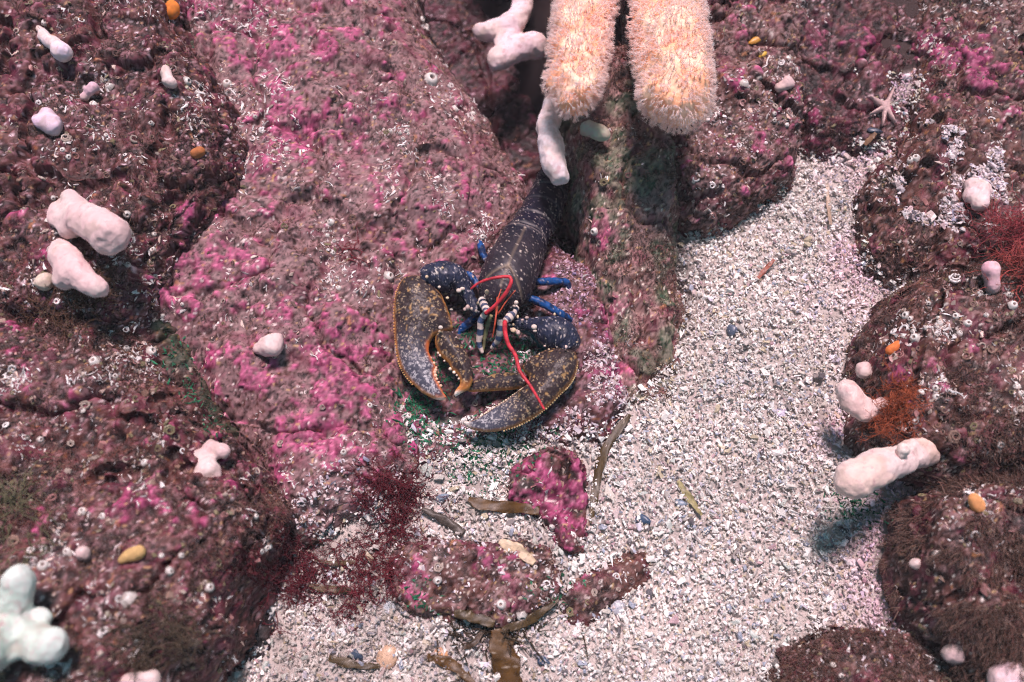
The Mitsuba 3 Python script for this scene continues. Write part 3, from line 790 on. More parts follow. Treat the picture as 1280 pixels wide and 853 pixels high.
C0 = lambda x, y: (440 + x / 2.3694, 210 + y / 2.3694)
C1 = lambda x, y: (480 + x / 4.492, 320 + y / 4.492)
C2 = lambda x, y: (560 + x / 5.0167, 380 + y / 5.0167)
C4 = lambda x, y: (560 + x / 7.106, 330 + y / 7.106)
LB = 'lobster'
tag(LB, 'dark blue lobster with two big claws and red antennae crouching in the gully', 'lobster')
SP_CREAM = np.array([.62, .47, .30])


def claw_colour(v, d, tx, ty, g, seed, rim, rimside):
    """g: 0 at the wrist, 1 at the finger tips."""
    n1, n2 = fbm(v, .006, 3, seed), vn(v / .00095, seed + 1)
    c = mx([.034, .022, .023], [.072, .072, .098], ss(.35, .75, g))
    c = c * (.6 + .8 * n1)[:, None]
    sp = ss(.60, .76, .62 * n2 + .38 * vn(v / .0021, seed + 2) + .13 * ss(.4, .9, g) - .02)
    c = mx(c, mx(SP_CREAM, [.50, .48, .50], ss(.4, .8, g)), sp * (.50 + .35 * g))
    c = mx(c, [.42, .25, .10], ss(.66, .78, fbm(v, .0035, 2, seed + 4)) * (1 - ss(.3, .75, g)) * .8)
    c = mx(c, [.62, .26, .06], np.exp(-(d / rim) ** 2) * rimside)
    return c


def beads(path, n, rad, col, r):
    B = Bag(); s = trimesh.creation.icosphere(1, 1.0)
    pts = spline(path, n)
    for p in pts:
        B.put(s.vertices * rad * r.uniform(.7, 1.25) + p, s.faces, np.asarray(col) * r.uniform(.8, 1.1))
    return B.done()


r = np.random.default_rng(51)
# left and right claw: the palm with its fixed finger, then the moving finger
pal = [C1(*p) for p in [(185, 118), (120, 125), (85, 165), (62, 230), (55, 320), (58, 420), (65, 500), (80, 590), (110, 660), (160, 720), (215, 770), (270, 800), (320, 812), (359, 802), (332, 762), (310, 725), (292, 690), (284, 655), (300, 628), (276, 596), (262, 570), (250, 530),
                           (254, 490), (288, 442), (392, 428), (382, 370), (352, 280), (322, 220), (285, 165), (235, 128)]]
fin = [C1(*p) for p in [(286, 455), (312, 422), (397, 430), (442, 500), (482, 580), (503, 650), (500, 710), (478, 752), (440, 768), (412, 786), (396, 792), (392, 768), (408, 745), (428, 722), (424, 684), (400, 655), (374, 640), (368, 610), (345, 585), (318, 568), (300, 535), (284, 495)]]
zl = lambda x, y: 0.043 - 0.010 * np.clip((y - 345) / 150, 0, 1.2) - 0.006 * (500 - x) / 60 * 0
g_ = lambda x, y: np.clip((y - 345) / 155, 0, 1)
v, f, d, tx, ty, bp, pl = inflate(pal, zl, .0165, .024, taper=lambda x, y: 1 - .45 * g_(x, y))
v = v + normals(v, f) * (.0016 * (fbm(v, .007, 2, 60) - .5) + .0007 * (vn(v / .0016, 66) - .5))[:, None]
key = LB + '__claw'
outer = np.clip((560 - tx) / 40, 0, 1)
c = claw_colour(v, d, tx, ty, g_(tx, ty), 61, .0016, .9)
c = mx(c, [.66, .15, .04], np.exp(-(d / .0024) ** 2) * (ty > 428) * (tx > 512 + .5 * (ty - 430)) * .9)
c = mx(c, [.85, .74, .66], ss(.985, 1.0, (ty - 320) / 180) * .9)
add(key, v, f, c, 'lobster_bsdf', True, 'left claw in the picture, speckled brown with an orange edge')
v, f, d, tx, ty, _, _ = inflate(fin, lambda x, y: zl(x, y) + .002, .011, .014, taper=lambda x, y: 1 - .4 * np.clip((y - 430) / 70, 0, 1))
gi = np.clip((ty - 410) / 90, 0, 1)
c = claw_colour(v, d, tx, ty, .25 + .2 * gi, 63, .0017, .9 * ((tx - 540) < (ty - 415) * .85))
c = mx(c, [.60, .22, .05], ss(.72, .92, gi)); c = mx(c, [.86, .78, .70], ss(.93, 1.0, (ty - 410) / 84))
add(key + '__moving_finger', v, f, c, 'lobster_bsdf', True, 'toothed inner finger of the left claw with orange tip')
pz = lambda pts, z: np.array([at(a, b, z(a, b)) for a, b in pts])
v, f, c = beads(pz([C1(*p) for p in [(120, 124), (84, 165), (61, 230), (54, 320), (57, 420), (64, 500), (79, 590), (109, 661), (159, 722)]], lambda x, y: zl(x, y) + .001), 46, .00085, [.62, .36, .14], r)
add(key + '__tubercle', v, f, c, 'lobster_bsdf', True, kind='stuff')
v, f, c = beads(pz([C1(*p) for p in [(262, 575), (292, 628), (284, 655), (296, 692), (318, 730)]], lambda x, y: zl(x, y) + .002), 9, .0017, [.80, .52, .36], r)
add(key + '__tooth', v, f, c, 'lobster_bsdf', True, kind='stuff')
v, f, c = beads(pz([C1(*p) for p in [(305, 545), (325, 570), (372, 635), (402, 662), (420, 690)]], lambda x, y: zl(x, y) + .003), 7, .0015, [.84, .66, .52], r)
add(key + '__moving_finger__tooth', v, f, c, 'lobster_bsdf', True, kind='stuff')

pal = [C2(*p) for p in [(720, 270), (790, 295), (816, 340), (812, 400), (795, 450), (760, 512), (700, 572), (620, 652), (540, 712), (450, 762), (350, 796), (250, 805), (160, 792), (112, 768), (86, 740), (140, 740), (190, 715), (260, 672), (340, 622), (420, 566), (472, 530), (502, 492), (512, 455), (470, 425), (466, 385),
                           (510, 350), (570, 312), (650, 282)]]
fin = [C2(*p) for p in [(505, 482), (470, 428), (400, 428), (300, 438), (210, 460), (140, 500), (112, 532), (128, 553), (200, 552), (300, 546), (400, 539), (462, 530), (494, 506)]]
zr = lambda x, y: 0.040 - 0.016 * np.clip((720 - x) / 140, 0, 1.1)
g_ = lambda x, y: np.clip((705 - x) / 120, 0, 1)
v, f, d, tx, ty, bp, pl = inflate(pal, zr, .0145, .022, taper=lambda x, y: 1 - .45 * g_(x, y))
key = LB + '__claw_001'
c = claw_colour(v, d, tx, ty, g_(tx, ty), 71, .0010, np.clip((ty - 400) / 40, 0, 1) * .75)
c = mx(c, [.86, .76, .68], ss(592, 580, tx) * .9)
v = v + normals(v, f) * (.0016 * (fbm(v, .007, 2, 70) - .5) + .0007 * (vn(v / .0016, 76) - .5))[:, None]
add(key, v, f, c, 'lobster_bsdf', True, 'right claw in the picture, held across in front of the head')
v, f, d, tx, ty, _, _ = inflate(fin, lambda x, y: zr(x, y) - .001, .009, .010, taper=lambda x, y: 1 - .4 * np.clip((660 - x) / 70, 0, 1))
c = claw_colour(v, d, tx, ty, np.full(len(v), .42), 73, .0009, .9 * (ty > 485))
add(key + '__moving_finger', v, f, c, 'lobster_bsdf', True, 'straight dark inner finger of the right claw')
v, f, c = beads(pz([C2(*p) for p in [(815, 360), (800, 445), (762, 512), (702, 573), (622, 653), (542, 713), (452, 762), (352, 797)]], lambda x, y: zr(x, y) + .001), 44, .0008, [.55, .40, .20], r)
add(key + '__tubercle', v, f, c, 'lobster_bsdf', True, kind='stuff')
v, f, c = beads(pz([C2(*p) for p in [(195, 712), (262, 668), (342, 618), (422, 563), (472, 528)]], lambda x, y: zr(x, y) + .002), 24, .0010, [.80, .66, .50], r)
add(key + '__tooth', v, f, c, 'lobster_bsdf', True, kind='stuff')

# body: carapace and tail as one continuous shell
CT = [(694, 214, -.026, 19), (690, 230, -.016, 22), (684, 248, -.004, 24.5), (675, 268, .008, 26.5), (665, 286, .018, 27.5), (655, 302, .027, 29.5), (648, 318, .031, 32), (639, 338, .036, 34.5), (631, 358, .038, 34), (624, 376, .038, 27), (620, 386, .038, 17), (618, 392, .038, 8)]
cen = np.array([at(a, b, z) for a, b, z, w in CT]); hw = np.array([w * mpp(c_) for (a, b, z, w), c_ in zip(CT, cen)])
M, N = 260, 112
cs = spline(np.c_[cen, hw], M)
ctr, w_ = cs[:, :3], cs[:, 3]
s_ = np.linspace(0, 1, M)                 # the shell's tail part is s below 5/11
ab = 5 / 11
seg = np.clip((s_ / ab) * 5.2, 0, 5.2)
fr = seg - np.floor(seg)
scale = np.where(s_ < ab, .90 + .10 * fr ** 1.0 - .05 * ss(.86, 1, fr), 1.0)
scale = np.where((s_ >= ab) & (s_ < ab + .012), 1.03, scale)
tg = np.gradient(ctr, axis=0); tg /= np.linalg.norm(tg, axis=1, keepdims=True)
sd = np.cross(tg, [0, 0, 1.0]); sd /= np.linalg.norm(sd, axis=1, keepdims=True)
uu = np.cross(sd, tg)
a = np.linspace(0, 2 * np.pi, N, endpoint=False)
hgt = np.where(np.sin(a) > 0, .92, .62)
cosx = np.sign(np.cos(a)) * np.abs(np.cos(a)) ** .85
lat = cosx[None] * np.ones((M, 1))
cu = (s_ - ab) / (1 - ab)                 # 0 at the rear edge of the carapace, 1 at the front
gro = cu[:, None] - (.42 + .20 * np.abs(lat))     # cervical groove
groove = np.exp(-(gro / .013) ** 2) * (np.sin(a) > 0)[None] * (cu > 0)[:, None]
mid = np.exp(-(lat / .022) ** 2) * (np.sin(a) > 0)[None] * ((cu > 0.02) & (cu < .62))[:, None]
rr = (scale * w_)[:, None] * (1 - .035 * groove - .012 * mid)
v = ctr[:, None] + rr[:, :, None] * (cosx[None, :, None] * sd[:, None] + (hgt * np.sin(a))[None, :, None] * uu[:, None])
v = v.reshape(-1, 3)
i = np.arange(M - 1)[:, None] * N; j = np.arange(N)[None]; jn = (j + 1) % N
f = np.concatenate([np.stack([i + j, i + jn, i + N + jn], -1).reshape(-1, 3), np.stack([i + j, i + N + jn, i + N + j], -1).reshape(-1, 3)])
v = np.vstack([v, ctr[0], ctr[-1]])
f = np.vstack([f, np.stack([j[0] * 0 + M * N, jn[0], j[0]], 1), np.stack([j[0] * 0 + M * N + 1, (M - 1) * N + j[0], (M - 1) * N + jn[0]], 1)])
if np.einsum('ij,ij->i', np.cross(v[f[:, 1]] - v[f[:, 0]], v[f[:, 2]] - v[f[:, 0]]), v[f].mean(1) - ctr[np.clip(f[:, 0] // N, 0, M - 1)]).sum() < 0:
    f = f[:, ::-1]
n2 = fbm(v, .008, 3, 81)
cu_v = np.r_[np.repeat(cu, N), 0, 1]
c = mx([.009, .008, .019], [.024, .018, .026], ss(-.05, .25, cu_v)) * (.55 + .9 * n2)[:, None]
gv, mv_ = np.r_[groove.ravel(), 0, 0], np.r_[mid.ravel(), 0, 0]
edge = np.r_[np.repeat(np.exp(-((cu - .004) / .008) ** 2) + np.where(s_ < ab, ss(.93, .99, fr) * .45, 0), N), 0, 0]
c = mx(c, [.34, .25, .17], np.clip(.5 * gv + .32 * mv_, 0, 1) * (.2 + 1.2 * n2)); c = mx(c, [.22, .18, .18], edge * .7)
lt = np.r_[np.abs(lat).ravel(), 0, 0]
sp = ss(.80, .88, vn(v / .0011, 82) + .05 * lt)
c = mx(c, [.58, .48, .42], sp * (.35 + .5 * ss(.45, .6, fbm(v, .011, 2, 83))))
v = v + normals(v, f) * (.0006 * sp + .0005 * (vn(v / .003, 84) - .5))[:, None]
add(LB + '__body', v, f, c, 'lobster_bsdf', True, 'dark speckled shell and tail with a pale line down the back')


def limb(key, pts, col, spots=.3, rad=None, lab=None, band=None, n=12, seed=0, bump=.0004):
    """pts: (px, py, z, radius in pixels)"""
    q = np.array([np.r_[at(a, b, z), w * mpp(at(a, b, z))] for a, b, z, w in pts])
    m = max(10, int(np.linalg.norm(np.diff(q[:, :3], axis=0), axis=1).sum() / .0008))
    q = spline(q, m)
    q = np.vstack([q[0], q, q[-1]]); q[0, 3] = q[-1, 3] = q[1, 3] * .55
    q[0, :3] += (q[1, :3] - q[2, :3]); q[-1, :3] += (q[-2, :3] - q[-3, :3]); q[-1, 3] = q[-2, 3] * .55
    v, f = tube(q[:, :3], np.maximum(q[:, 3], .0002), n)
    nn = normals(v, f)
    v = v + nn * (bump * (fbm(v, .004, 2, 90 + seed) - .5) * 2)[:, None]
    c = np.array(col) * (.25 + 1.5 * fbm(v, .0035, 3, 91 + seed))[:, None]
    if band is not None:
        t = np.r_[np.repeat(np.linspace(0, 1, len(q)), n), 0, 1]
        c = mx(c, [.66, .54, .48], ss(.45, .55, .5 + .5 * np.sin(t * band * 2 * np.pi) + .3 * (vn(v / .002, 92 + seed) - .5)))
    c = mx(c, [.70, .62, .56], ss(.84, .9, vn(v / .0016, 93 + seed)) * spots)
    if 'walking_leg' in key:                                # paler joints, dark blotches
        t = np.r_[np.repeat(np.linspace(0, 1, len(q)), n), 0, 1]
        c = mx(c, [.30, .27, .26], np.exp(-((t - .10) / .035) ** 2) * .8); c = mx(c, [.008, .012, .035], ss(.52, .66, fbm(v, .005, 2, 97 + seed)) * .85)
    if 'claw_arm' in key:
        c = mx(c, [.50, .46, .48], ss(.70, .80, .6 * vn(v / .0011, 95 + seed) + .4 * vn(v / .0027, 96 + seed)) * .75)
    if lab:
        tag(key, lab)
    return add(key, v, f, c, 'lobster_bsdf', True, lab)


BLUE, NAVY = (.010, .066, .225), (.018, .022, .045)
L3 = lambda c, pts: [(*c(x, y), z, w) for x, y, z, w in pts]
limb(LB + '__claw_arm', L3(C1, [(530, 330, .036, 8), (480, 240, .040, 8), (440, 165, .044, 11), (400, 125, .046, 17), (330, 118, .046, 20), (260, 115, .046, 16), (215, 122, .045, 11)]), NAVY, .8, lab='thick navy arm of the left claw with cream spots', n=72, seed=1, bump=.0009)
limb(LB + '__claw_arm_001', L3(C2, [(420, 130, .034, 8), (500, 130, .037, 8), (560, 140, .040, 12), (620, 165, .042, 19), (690, 190, .042, 21), (745, 235, .042, 18), (770, 290, .041, 12)]), NAVY, .8, lab='thick navy arm of the right claw', n=72, seed=2, bump=.0009)
legs = [[(610, 330, .030, 4), (603, 315, .026, 4), (594, 291, .018, 4), (588, 290, .012, 4)], [(600, 360, .030, 4), (588, 346, .030, 4.6), (574, 342, .026, 4.6), (558, 333, .018, 4)],
        [(660, 352, .030, 3.5), (676, 352, .027, 4.2), (707, 353, .018, 4.2), (711, 366, .006, 3)], [(655, 372, .030, 4), (668, 375, .030, 4.4), (690, 386, .026, 4.6), (711, 399, .016, 4.2), (714, 409, .006, 3)],
        [(606, 392, .026, 4), (590, 400, .024, 4.5), (571, 420, .012, 4.4), (560, 440, .014, 4), (557, 455, .010, 4), (566, 478, .006, 3.5)], [(640, 408, .028, 4), (668, 418, .024, 4.6), (679, 438, .010, 4.6), (684, 455, .006, 3)]]
for q, pts in enumerate(legs):
    pts = [(a, b, z, w * (.72 if i_ in (0, len(pts) - 1) else 1.0) * (1.12 if i_ == 1 else 1)) for i_, (a, b, z, w) in enumerate(pts)]
    limb(LB + '__walking_leg' + (f'_{q:03d}' if q else ''), pts, BLUE if q != 5 else (.012, .08, .10), .6, n=20, bump=.0010, seed=10 + q, lab='teal walking leg half hidden behind the right arm' if q == 5 else None)
ANT = (.46, .030, .045)
limb(LB + '__antenna', L3(C4, [(335, 442, .058, 2.6), (420, 370, .064, 2.6), (500, 280, .072, 2.5), (550, 195, .078, 2.4), (562, 140, .080, 2.3), (530, 114, .080, 2.2), (420, 124, .080, 2.0), (320, 150, .078, 1.8), (250, 185, .076, 1.6), (205, 222, .074, 1.3)]), ANT, 0, lab='red antenna folded back in an arch over the head', n=10, seed=21, bump=.0001)
limb(LB + '__antenna_001', L3(C4, [(505, 515, .056, 3.0), (508, 610, .062, 2.9), (540, 720, .066, 2.7), (600, 815, .068, 2.5)]) + L3(C2, [(450, 420, .070, 2.3), (520, 520, .070, 2.0), (602, 658, .066, 1.5)]), ANT, 0, lab='straight red antenna reaching over the right claw', n=10, seed=22, bump=.0001)
for q, pts in enumerate([[(438, 300, .062, 1.0), (432, 360, .064, 1.3), (430, 420, .062, 1.3), (418, 530, .060, 1.2), (396, 650, .050, .8)], [(595, 240, .068, .8), (520, 330, .066, 1.0), (462, 420, .062, 1.2), (436, 450, .060, 1.2)], [(470, 230, .068, .8), (440, 330, .066, 1.0), (436, 430, .062, 1.1)]]):
    limb(LB + '__antennule' + (f'_{q:03d}' if q else ''), L3(C4, pts), (.40, .06, .03), .3, n=6, seed=30 + q, bump=.0001)
limb(LB + '__mouth_leg', L3(C4, [(330, 440, .046, 4), (290, 510, .040, 4.2), (288, 600, .032, 4.2), (275, 700, .024, 3.6), (305, 790, .018, 2.2)]), (.05, .08, .16), .5, band=3.5, seed=41, lab='blue and cream banded mouth leg')
limb(LB + '__mouth_leg_001', L3(C4, [(470, 500, .046, 4), (462, 580, .040, 4.2), (455, 650, .032, 4.2), (425, 705, .024, 3.6), (385, 750, .018, 2.2)]), (.05, .08, .16), .5, band=3.5, seed=42)
limb(LB + '__feeler', L3(C4, [(385, 460, .046, 2.5), (360, 520, .040, 3), (335, 620, .030, 2.6), (310, 780, .016, 1.5)]), (.22, .20, .10), .1, seed=43, lab='pale olive feeler under the head')
limb(LB + '__antenna_base', L3(C4, [(300, 320, .048, 5), (318, 365, .052, 5.5), (335, 400, .056, 5), (340, 430, .058, 3.6)]), (.06, .07, .12), .6, band=3.2, seed=44, n=14, lab='blue and white banded base of the folded antenna')
limb(LB + '__antenna_base_001', L3(C4, [(600, 390, .046, 5), (575, 430, .050, 5.5), (545, 475, .054, 5.5), (510, 505, .056, 4)]), (.06, .07, .12), .6, band=3.2, seed=45, n=14)
limb(LB + '__rostrum', L3(C4, [(500, 250, .060, 5), (470, 330, .062, 4), (440, 400, .062, 2.4), (425, 440, .060, 1.0)]), (.07, .04, .03), .7, seed=46, n=10, lab='pointed spotted beak between the eyes')
for q, (x, y, z) in enumerate([(385, 320, .058), (560, 395, .056)]):
    p = at(*C4(x, y), z); s = trimesh.creation.icosphere(3, 3.4 * mpp(p))
    add(LB + '__eye' + ('_001' if q else ''), s.vertices + p, s.faces, [.008, .008, .012], 'shell_bsdf', True)
B = Bag(); s = trimesh.creation.icosphere(2, 1.0)
r = np.random.default_rng(52)
for C, x, y, z, w in ([(C1, *t) for t in [(328, 68, .062, 2.4), (342, 52, .060, 1.6), (310, 175, .058, 2.2), (378, 302, .050, 2.4), (416, 62, .056, 2.6), (356, 236, .056, 2.6), (405, 458, .048, 1.8), (240, 118, .060, 3.5), (420, 195, .054, 4.5), (440, 185, .052, 3.5), (470, 290, .050, 4.5), (455, 300, .048, 3.5), (318, 402, .056, 3.6), (312, 425, .056, 2.6), (255, 420, .054, 1.5),
                        (500, 118, .050, 3)]]
                       + [(C2, *t) for t in [(510, 347, .052, 1.8), (572, 314, .053, 1.9), (633, 285, .054, 1.8), (682, 272, .054, 1.8), (607, 264, .052, 2.2), (705, 155, .060, 1.9), (710, 124, .056, 1.7), (420, 428, .048, 2.0), (540, 145, .052, 4.5), (545, 170, .050, 3.5), (440, 180, .048, 4.5), (410, 165, .046, 4), (740, 270, .056, 3.2), (808, 240, .050, 2.2), (800, 195, .050, 1.6), (475, 480, .050, 1.6), (668, 65, .046, 2.2)]]
                       + [(C4, *t) for t in [(345, 250, .062, 3.8), (605, 345, .058, 3.8), (325, 290, .058, 2.6), (590, 375, .056, 2.6), (545, 540, .050, 2.4), (580, 540, .048, 3), (610, 600, .044, 3.4), (560, 580, .046, 3), (250, 420, .044, 3), (210, 400, .046, 3.4), (700, 480, .044, 3), (660, 500, .046, 2.4), (620, 470, .050, 3.2), (270, 350, .050, 3.6), (180, 390, .048, 4)]]):
    p = at(*C(x, y), z)
    B.put(s.vertices * w * .8 * mpp(p) * r.uniform(.6, 1.15, 3) + p, s.faces, np.array([[.66, .54, .47], [.60, .44, .40], [.58, .44, .30]])[r.integers(0, 3)] * r.uniform(.8, 1.05))
add(LB + '__spine', *B.done(), 'lobster_bsdf', True, 'cream knobs and spines on the arms and head', kind='stuff')


# ------------------------------------------------------------------ weeds
def blade(label, pts, col, name='kelp_strip', lift=.004, thick=.10, cat='seaweed', group='brown kelp scraps on the gravel', seed=0, z=None):
    """pts: (px, py, width in pixels): a leathery strip lying on the ground, its edges waved."""
    p = []
    for a, b, w in pts:
        h_ = hit(a, b) if z is None else at(a, b, z)
        p.append(np.r_[h_ + [0, 0, lift], w / 2 * mpp(h_)])
    p = np.array(p); p[:, 2] = ndimage.gaussian_filter1d(p[:, 2], .8, mode='nearest') + .0015
    q = spline(p, 40)
    path = q[:, :3].copy(); path[:, 2] += .0008 * np.sin(np.linspace(0, 3, 40) + seed)
    t = np.gradient(path, axis=0); t /= np.linalg.norm(t, axis=1, keepdims=True)
    sd_ = np.cross(t, [0, 0, 1.0]); sd_ /= np.linalg.norm(sd_, axis=1, keepdims=True)
    rows, n = [], 16
    for k in range(40):
        a = np.arange(n) * 2 * np.pi / n
        e = np.cos(a); wv = .26 * np.sin(k * .33 + seed + 2 * e) * np.abs(e) ** 2 + .42 * e * np.sin(k * .13 + seed)
        rows.append(path[k] + q[k, 3] * (e[:, None] * sd_[k] + (thick * np.sin(a) + wv * .7)[:, None] * np.array([0, 0, 1.0])) * (1 + .10 * np.sin(k * .45 + e * 3 + seed) + .05 * np.sin(k * 1.1 + e * 2))[:, None])
    v = np.vstack(rows)
    i = np.arange(39)[:, None] * n; j = np.arange(n)[None]; jn = (j + 1) % n
    f = np.concatenate([np.stack([i + j, i + jn, i + n + jn], -1).reshape(-1, 3), np.stack([i + j, i + n + jn, i + n + j], -1).reshape(-1, 3)])
    f = np.vstack([f, [[0, k + 1, k] for k in range(1, n - 1)], [[39 * n, 39 * n + k, 39 * n + k + 1] for k in range(1, n - 1)]])
    c = np.array(col) * (.35 + 1.3 * fbm(v, .005, 3, seed + 200))[:, None]
    c = mx(c, [.45, .38, .30], ss(.82, .88, vn(v / .0016, seed + 203)) * .6)
    c = mx(c, np.array(col) * .35, ss(.6, .75, fbm(v, .003, 2, seed + 201)) * .7)
    return v, f, c, (label, cat, group, name)


def put_blade(*a, **k):
    v, f, c, (label, cat, group, name) = blade(*a, **k)
    return add(numbered(name), v, f, c, 'kelp_bsdf', True, label, cat, group)


KELP, KELP2 = (.080, .038, .008), (.055, .033, .010)
put_blade('short wide brown kelp strip lying across the pink triangular stone', [(586, 626, 7), (600, 632, 15), (625, 636, 14), (650, 637, 13), (674, 640, 11)], KELP, seed=1)
put_blade('long thin brown kelp strip hanging from the rock ridge onto the gravel', [(786, 521, 6), (772, 540, 10), (757, 562, 11), (748, 590, 11), (742, 625, 10), (738, 656, 3)], KELP2, seed=2)
put_blade('olive kelp scrap alone on the gravel to the right', [(846, 603, 4), (856, 618, 9), (866, 632, 8), (876, 646, 4)], (.26, .22, .10), seed=3)
put_blade('brown kelp scrap at the bottom edge left of the kelp tuft', [(534, 822, 8), (556, 828, 14), (575, 838, 13), (592, 856, 8)], KELP, seed=4)
put_blade('straight brown kelp strip under the tan shell', [(412, 823, 7), (432, 829, 11), (458, 833, 9), (476, 834, 5)], KELP2, seed=5)
put_blade('small dark kelp strip beside the red weed at the lower left', [(388, 733, 5), (410, 738, 10), (440, 740, 7)], (.09, .06, .03), seed=6)
put_blade('thin dark kelp strip below the red weed', [(396, 702, 3), (418, 706, 6), (446, 704, 5)], (.09, .06, .03), seed=7)
put_blade('flat grey brown twig leaning over the gravel left of the pink stone', [(528, 638, 5), (545, 646, 9), (562, 656, 11), (580, 668, 10)], (.07, .055, .045), seed=8, thick=.6, name='twig', cat='twig', group=None, lift=.003)
put_blade('pale tan flake of shell on the flat brown stone', [(624, 678, 6), (640, 685, 16), (655, 695, 14), (668, 705, 9)], (.56, .42, .28), seed=9, thick=.2, name='shell_flake', cat='shell', group=None, lift=.002)
put_blade('small pale weed stalk on the upper gravel', [(1032, 232, 3), (1034, 262, 5), (1036, 285, 4)], (.40, .28, .20), seed=10)
put_blade('reddish weed scrap on the gravel below the knobbly boulder', [(945, 352, 4), (955, 340, 6), (966, 328, 4)], (.30, .09, .06), seed=11)
put_blade('brown weed scrap next to the starfish', [(1078, 186, 5), (1086, 177, 7), (1093, 170, 4)], (.22, .12, .07), seed=12)

# the torn kelp tuft: holdfast and fronds
kt = 'kelp_tuft'
tag(kt, 'dark torn kelp tuft with a spiky holdfast at the bottom centre', 'seaweed')
for q, (pts, col) in enumerate([([(622, 788, 18), (628, 815, 32), (634, 840, 34), (642, 880, 28)], KELP), ([(618, 782, 10), (590, 772, 14), (568, 768, 8)], KELP2), ([(628, 790, 8), (660, 778, 11), (682, 762, 8), (698, 752, 3)], KELP2), ([(606, 788, 5), (592, 806, 7), (578, 812, 4)], (.06, .035, .02))]):
    v, f, c, _ = blade('', pts, col, seed=20 + q, lift=.006)
    add(kt + '__frond' + (f'_{q:03d}' if q else ''), v, f, c, 'kelp_bsdf', True)
r = np.random.default_rng(61)
B = Bag(); o = hit(620, 786)
for _ in range(170):
    d = r.normal(size=3); d[2] = abs(d[2]) * .4 + .1; d /= np.linalg.norm(d)
    p = o + r.normal(0, [.020, .009, .001]); L = r.uniform(.010, .030)
    v, f = tube(spline([p, p + d * L * .6, p + d * L + r.normal(0, .003, 3)], 5), [.0009, .0008, .0007, .0005, .0002], 4)
    B.put(v, f, np.array([.05, .035, .022]) * r.uniform(.5, 1.4))
add(kt + '__holdfast', *B.done(), 'matt_bsdf', True, 'spiky dark root of the kelp tuft')


def tuft(label, spots, col, stems, length, seed, name='red_weed', rad=.0006, lift=.6, toward=None, cat='seaweed', group='fine red weeds', depth=2):
    """A branching thread-like weed."""
    r = np.random.default_rng(seed); B = Bag()

    def grow(p, d, L, rd, lev, c):
        path = [p]
        for _ in range(5):
            d = d + r.normal(0, .33, 3); d[2] = d[2] * .8; d /= np.linalg.norm(d)
            q = path[-1] + d * L / 5
            q[2] = max(q[2], top(q[0], q[1]) + .001)
            path.append(q)
        v, f = tube(path, np.linspace(rd, rd * .45, 6), 3, False)
        B.put(v, f, c * r.uniform(.7, 1.3))
        if lev:
            for k in r.integers(1, 6, 4):
                grow(path[k], d * .6 + r.normal(0, .7, 3), L * .55, rd * .7, lev - 1, c)
    for _ in range(int(stems * 1.5)):
        a, b, s = spots[r.integers(0, len(spots))]
        o = hit(a + r.normal(0, s), b + r.normal(0, s))
        d = r.normal(0, 1, 3); d[2] = abs(d[2]) * lift
        if toward is not None:
            d = d * .45 + toward
        grow(o, d / np.linalg.norm(d), length * r.uniform(.5, 1.2), rad, depth, np.array(col))
    return add(numbered(name), *B.done(), 'matt_bsdf', True, label, cat, group)


RED = (.115, .018, .026)
tuft('dense dark red weed tuft at the foot of the pink boulder below the left claw', [(485, 600, 14), (480, 630, 14), (510, 615, 10), (495, 660, 10)], RED, 60, .026, 1)
tuft('dark red weed sprawling over the gravel at the lower left', [(370, 725, 12), (350, 735, 10), (395, 745, 10), (385, 705, 8)], RED, 46, .026, 2, rad=.0006)
tuft('dark red weed tuft against the left end of the flat brown stone', [(440, 705, 12), (470, 690, 10), (478, 715, 8), (455, 750, 8)], (.13, .020, .028), 52, .024, 3)
tuft('faint red fan weed at the upper right edge', [(1284, 300, 3)], (.34, .06, .07), 40, .055, 4, toward=np.array([-1.0, .1, .35]), depth=1, rad=.0005)
tuft('coarser red weed below the fan weed at the right edge', [(1284, 345, 5), (1282, 335, 5)], (.34, .07, .06), 26, .034, 5, toward=np.array([-1.0, .0, .3]), depth=1, rad=.0009)
tuft('rusty red weed tuft between the curved coral and the right boulder', [(1122, 500, 10), (1115, 520, 9), (1108, 530, 6)], (.30, .075, .035), 50, .020, 6, rad=.0005)
tuft('thin dark red weed thread on the pink boulder left of the lobster', [(440, 310, 6), (432, 322, 5)], (.16, .02, .03), 7, .020, 7, depth=1)
tuft('brown hydroid tuft under the knobbly coral at the left', [(95, 378, 16), (60, 385, 14), (120, 365, 8)], (.10, .055, .035), 46, .024, 8, name='brown_weed', group='fine brown weeds', depth=1)
tuft('olive wisps of weed at the left edge above the forked coral', [(12, 640, 8), (20, 630, 8), (30, 690, 10)], (.13, .12, .07), 26, .030, 9, name='brown_weed', group='fine brown weeds', depth=1)
tuft('brown wisps of weed at the foot of the lower left boulder', [(205, 805, 12), (180, 800, 12), (230, 790, 10)], (.09, .065, .045), 40, .030, 10, name='brown_weed', group='fine brown weeds', depth=1)

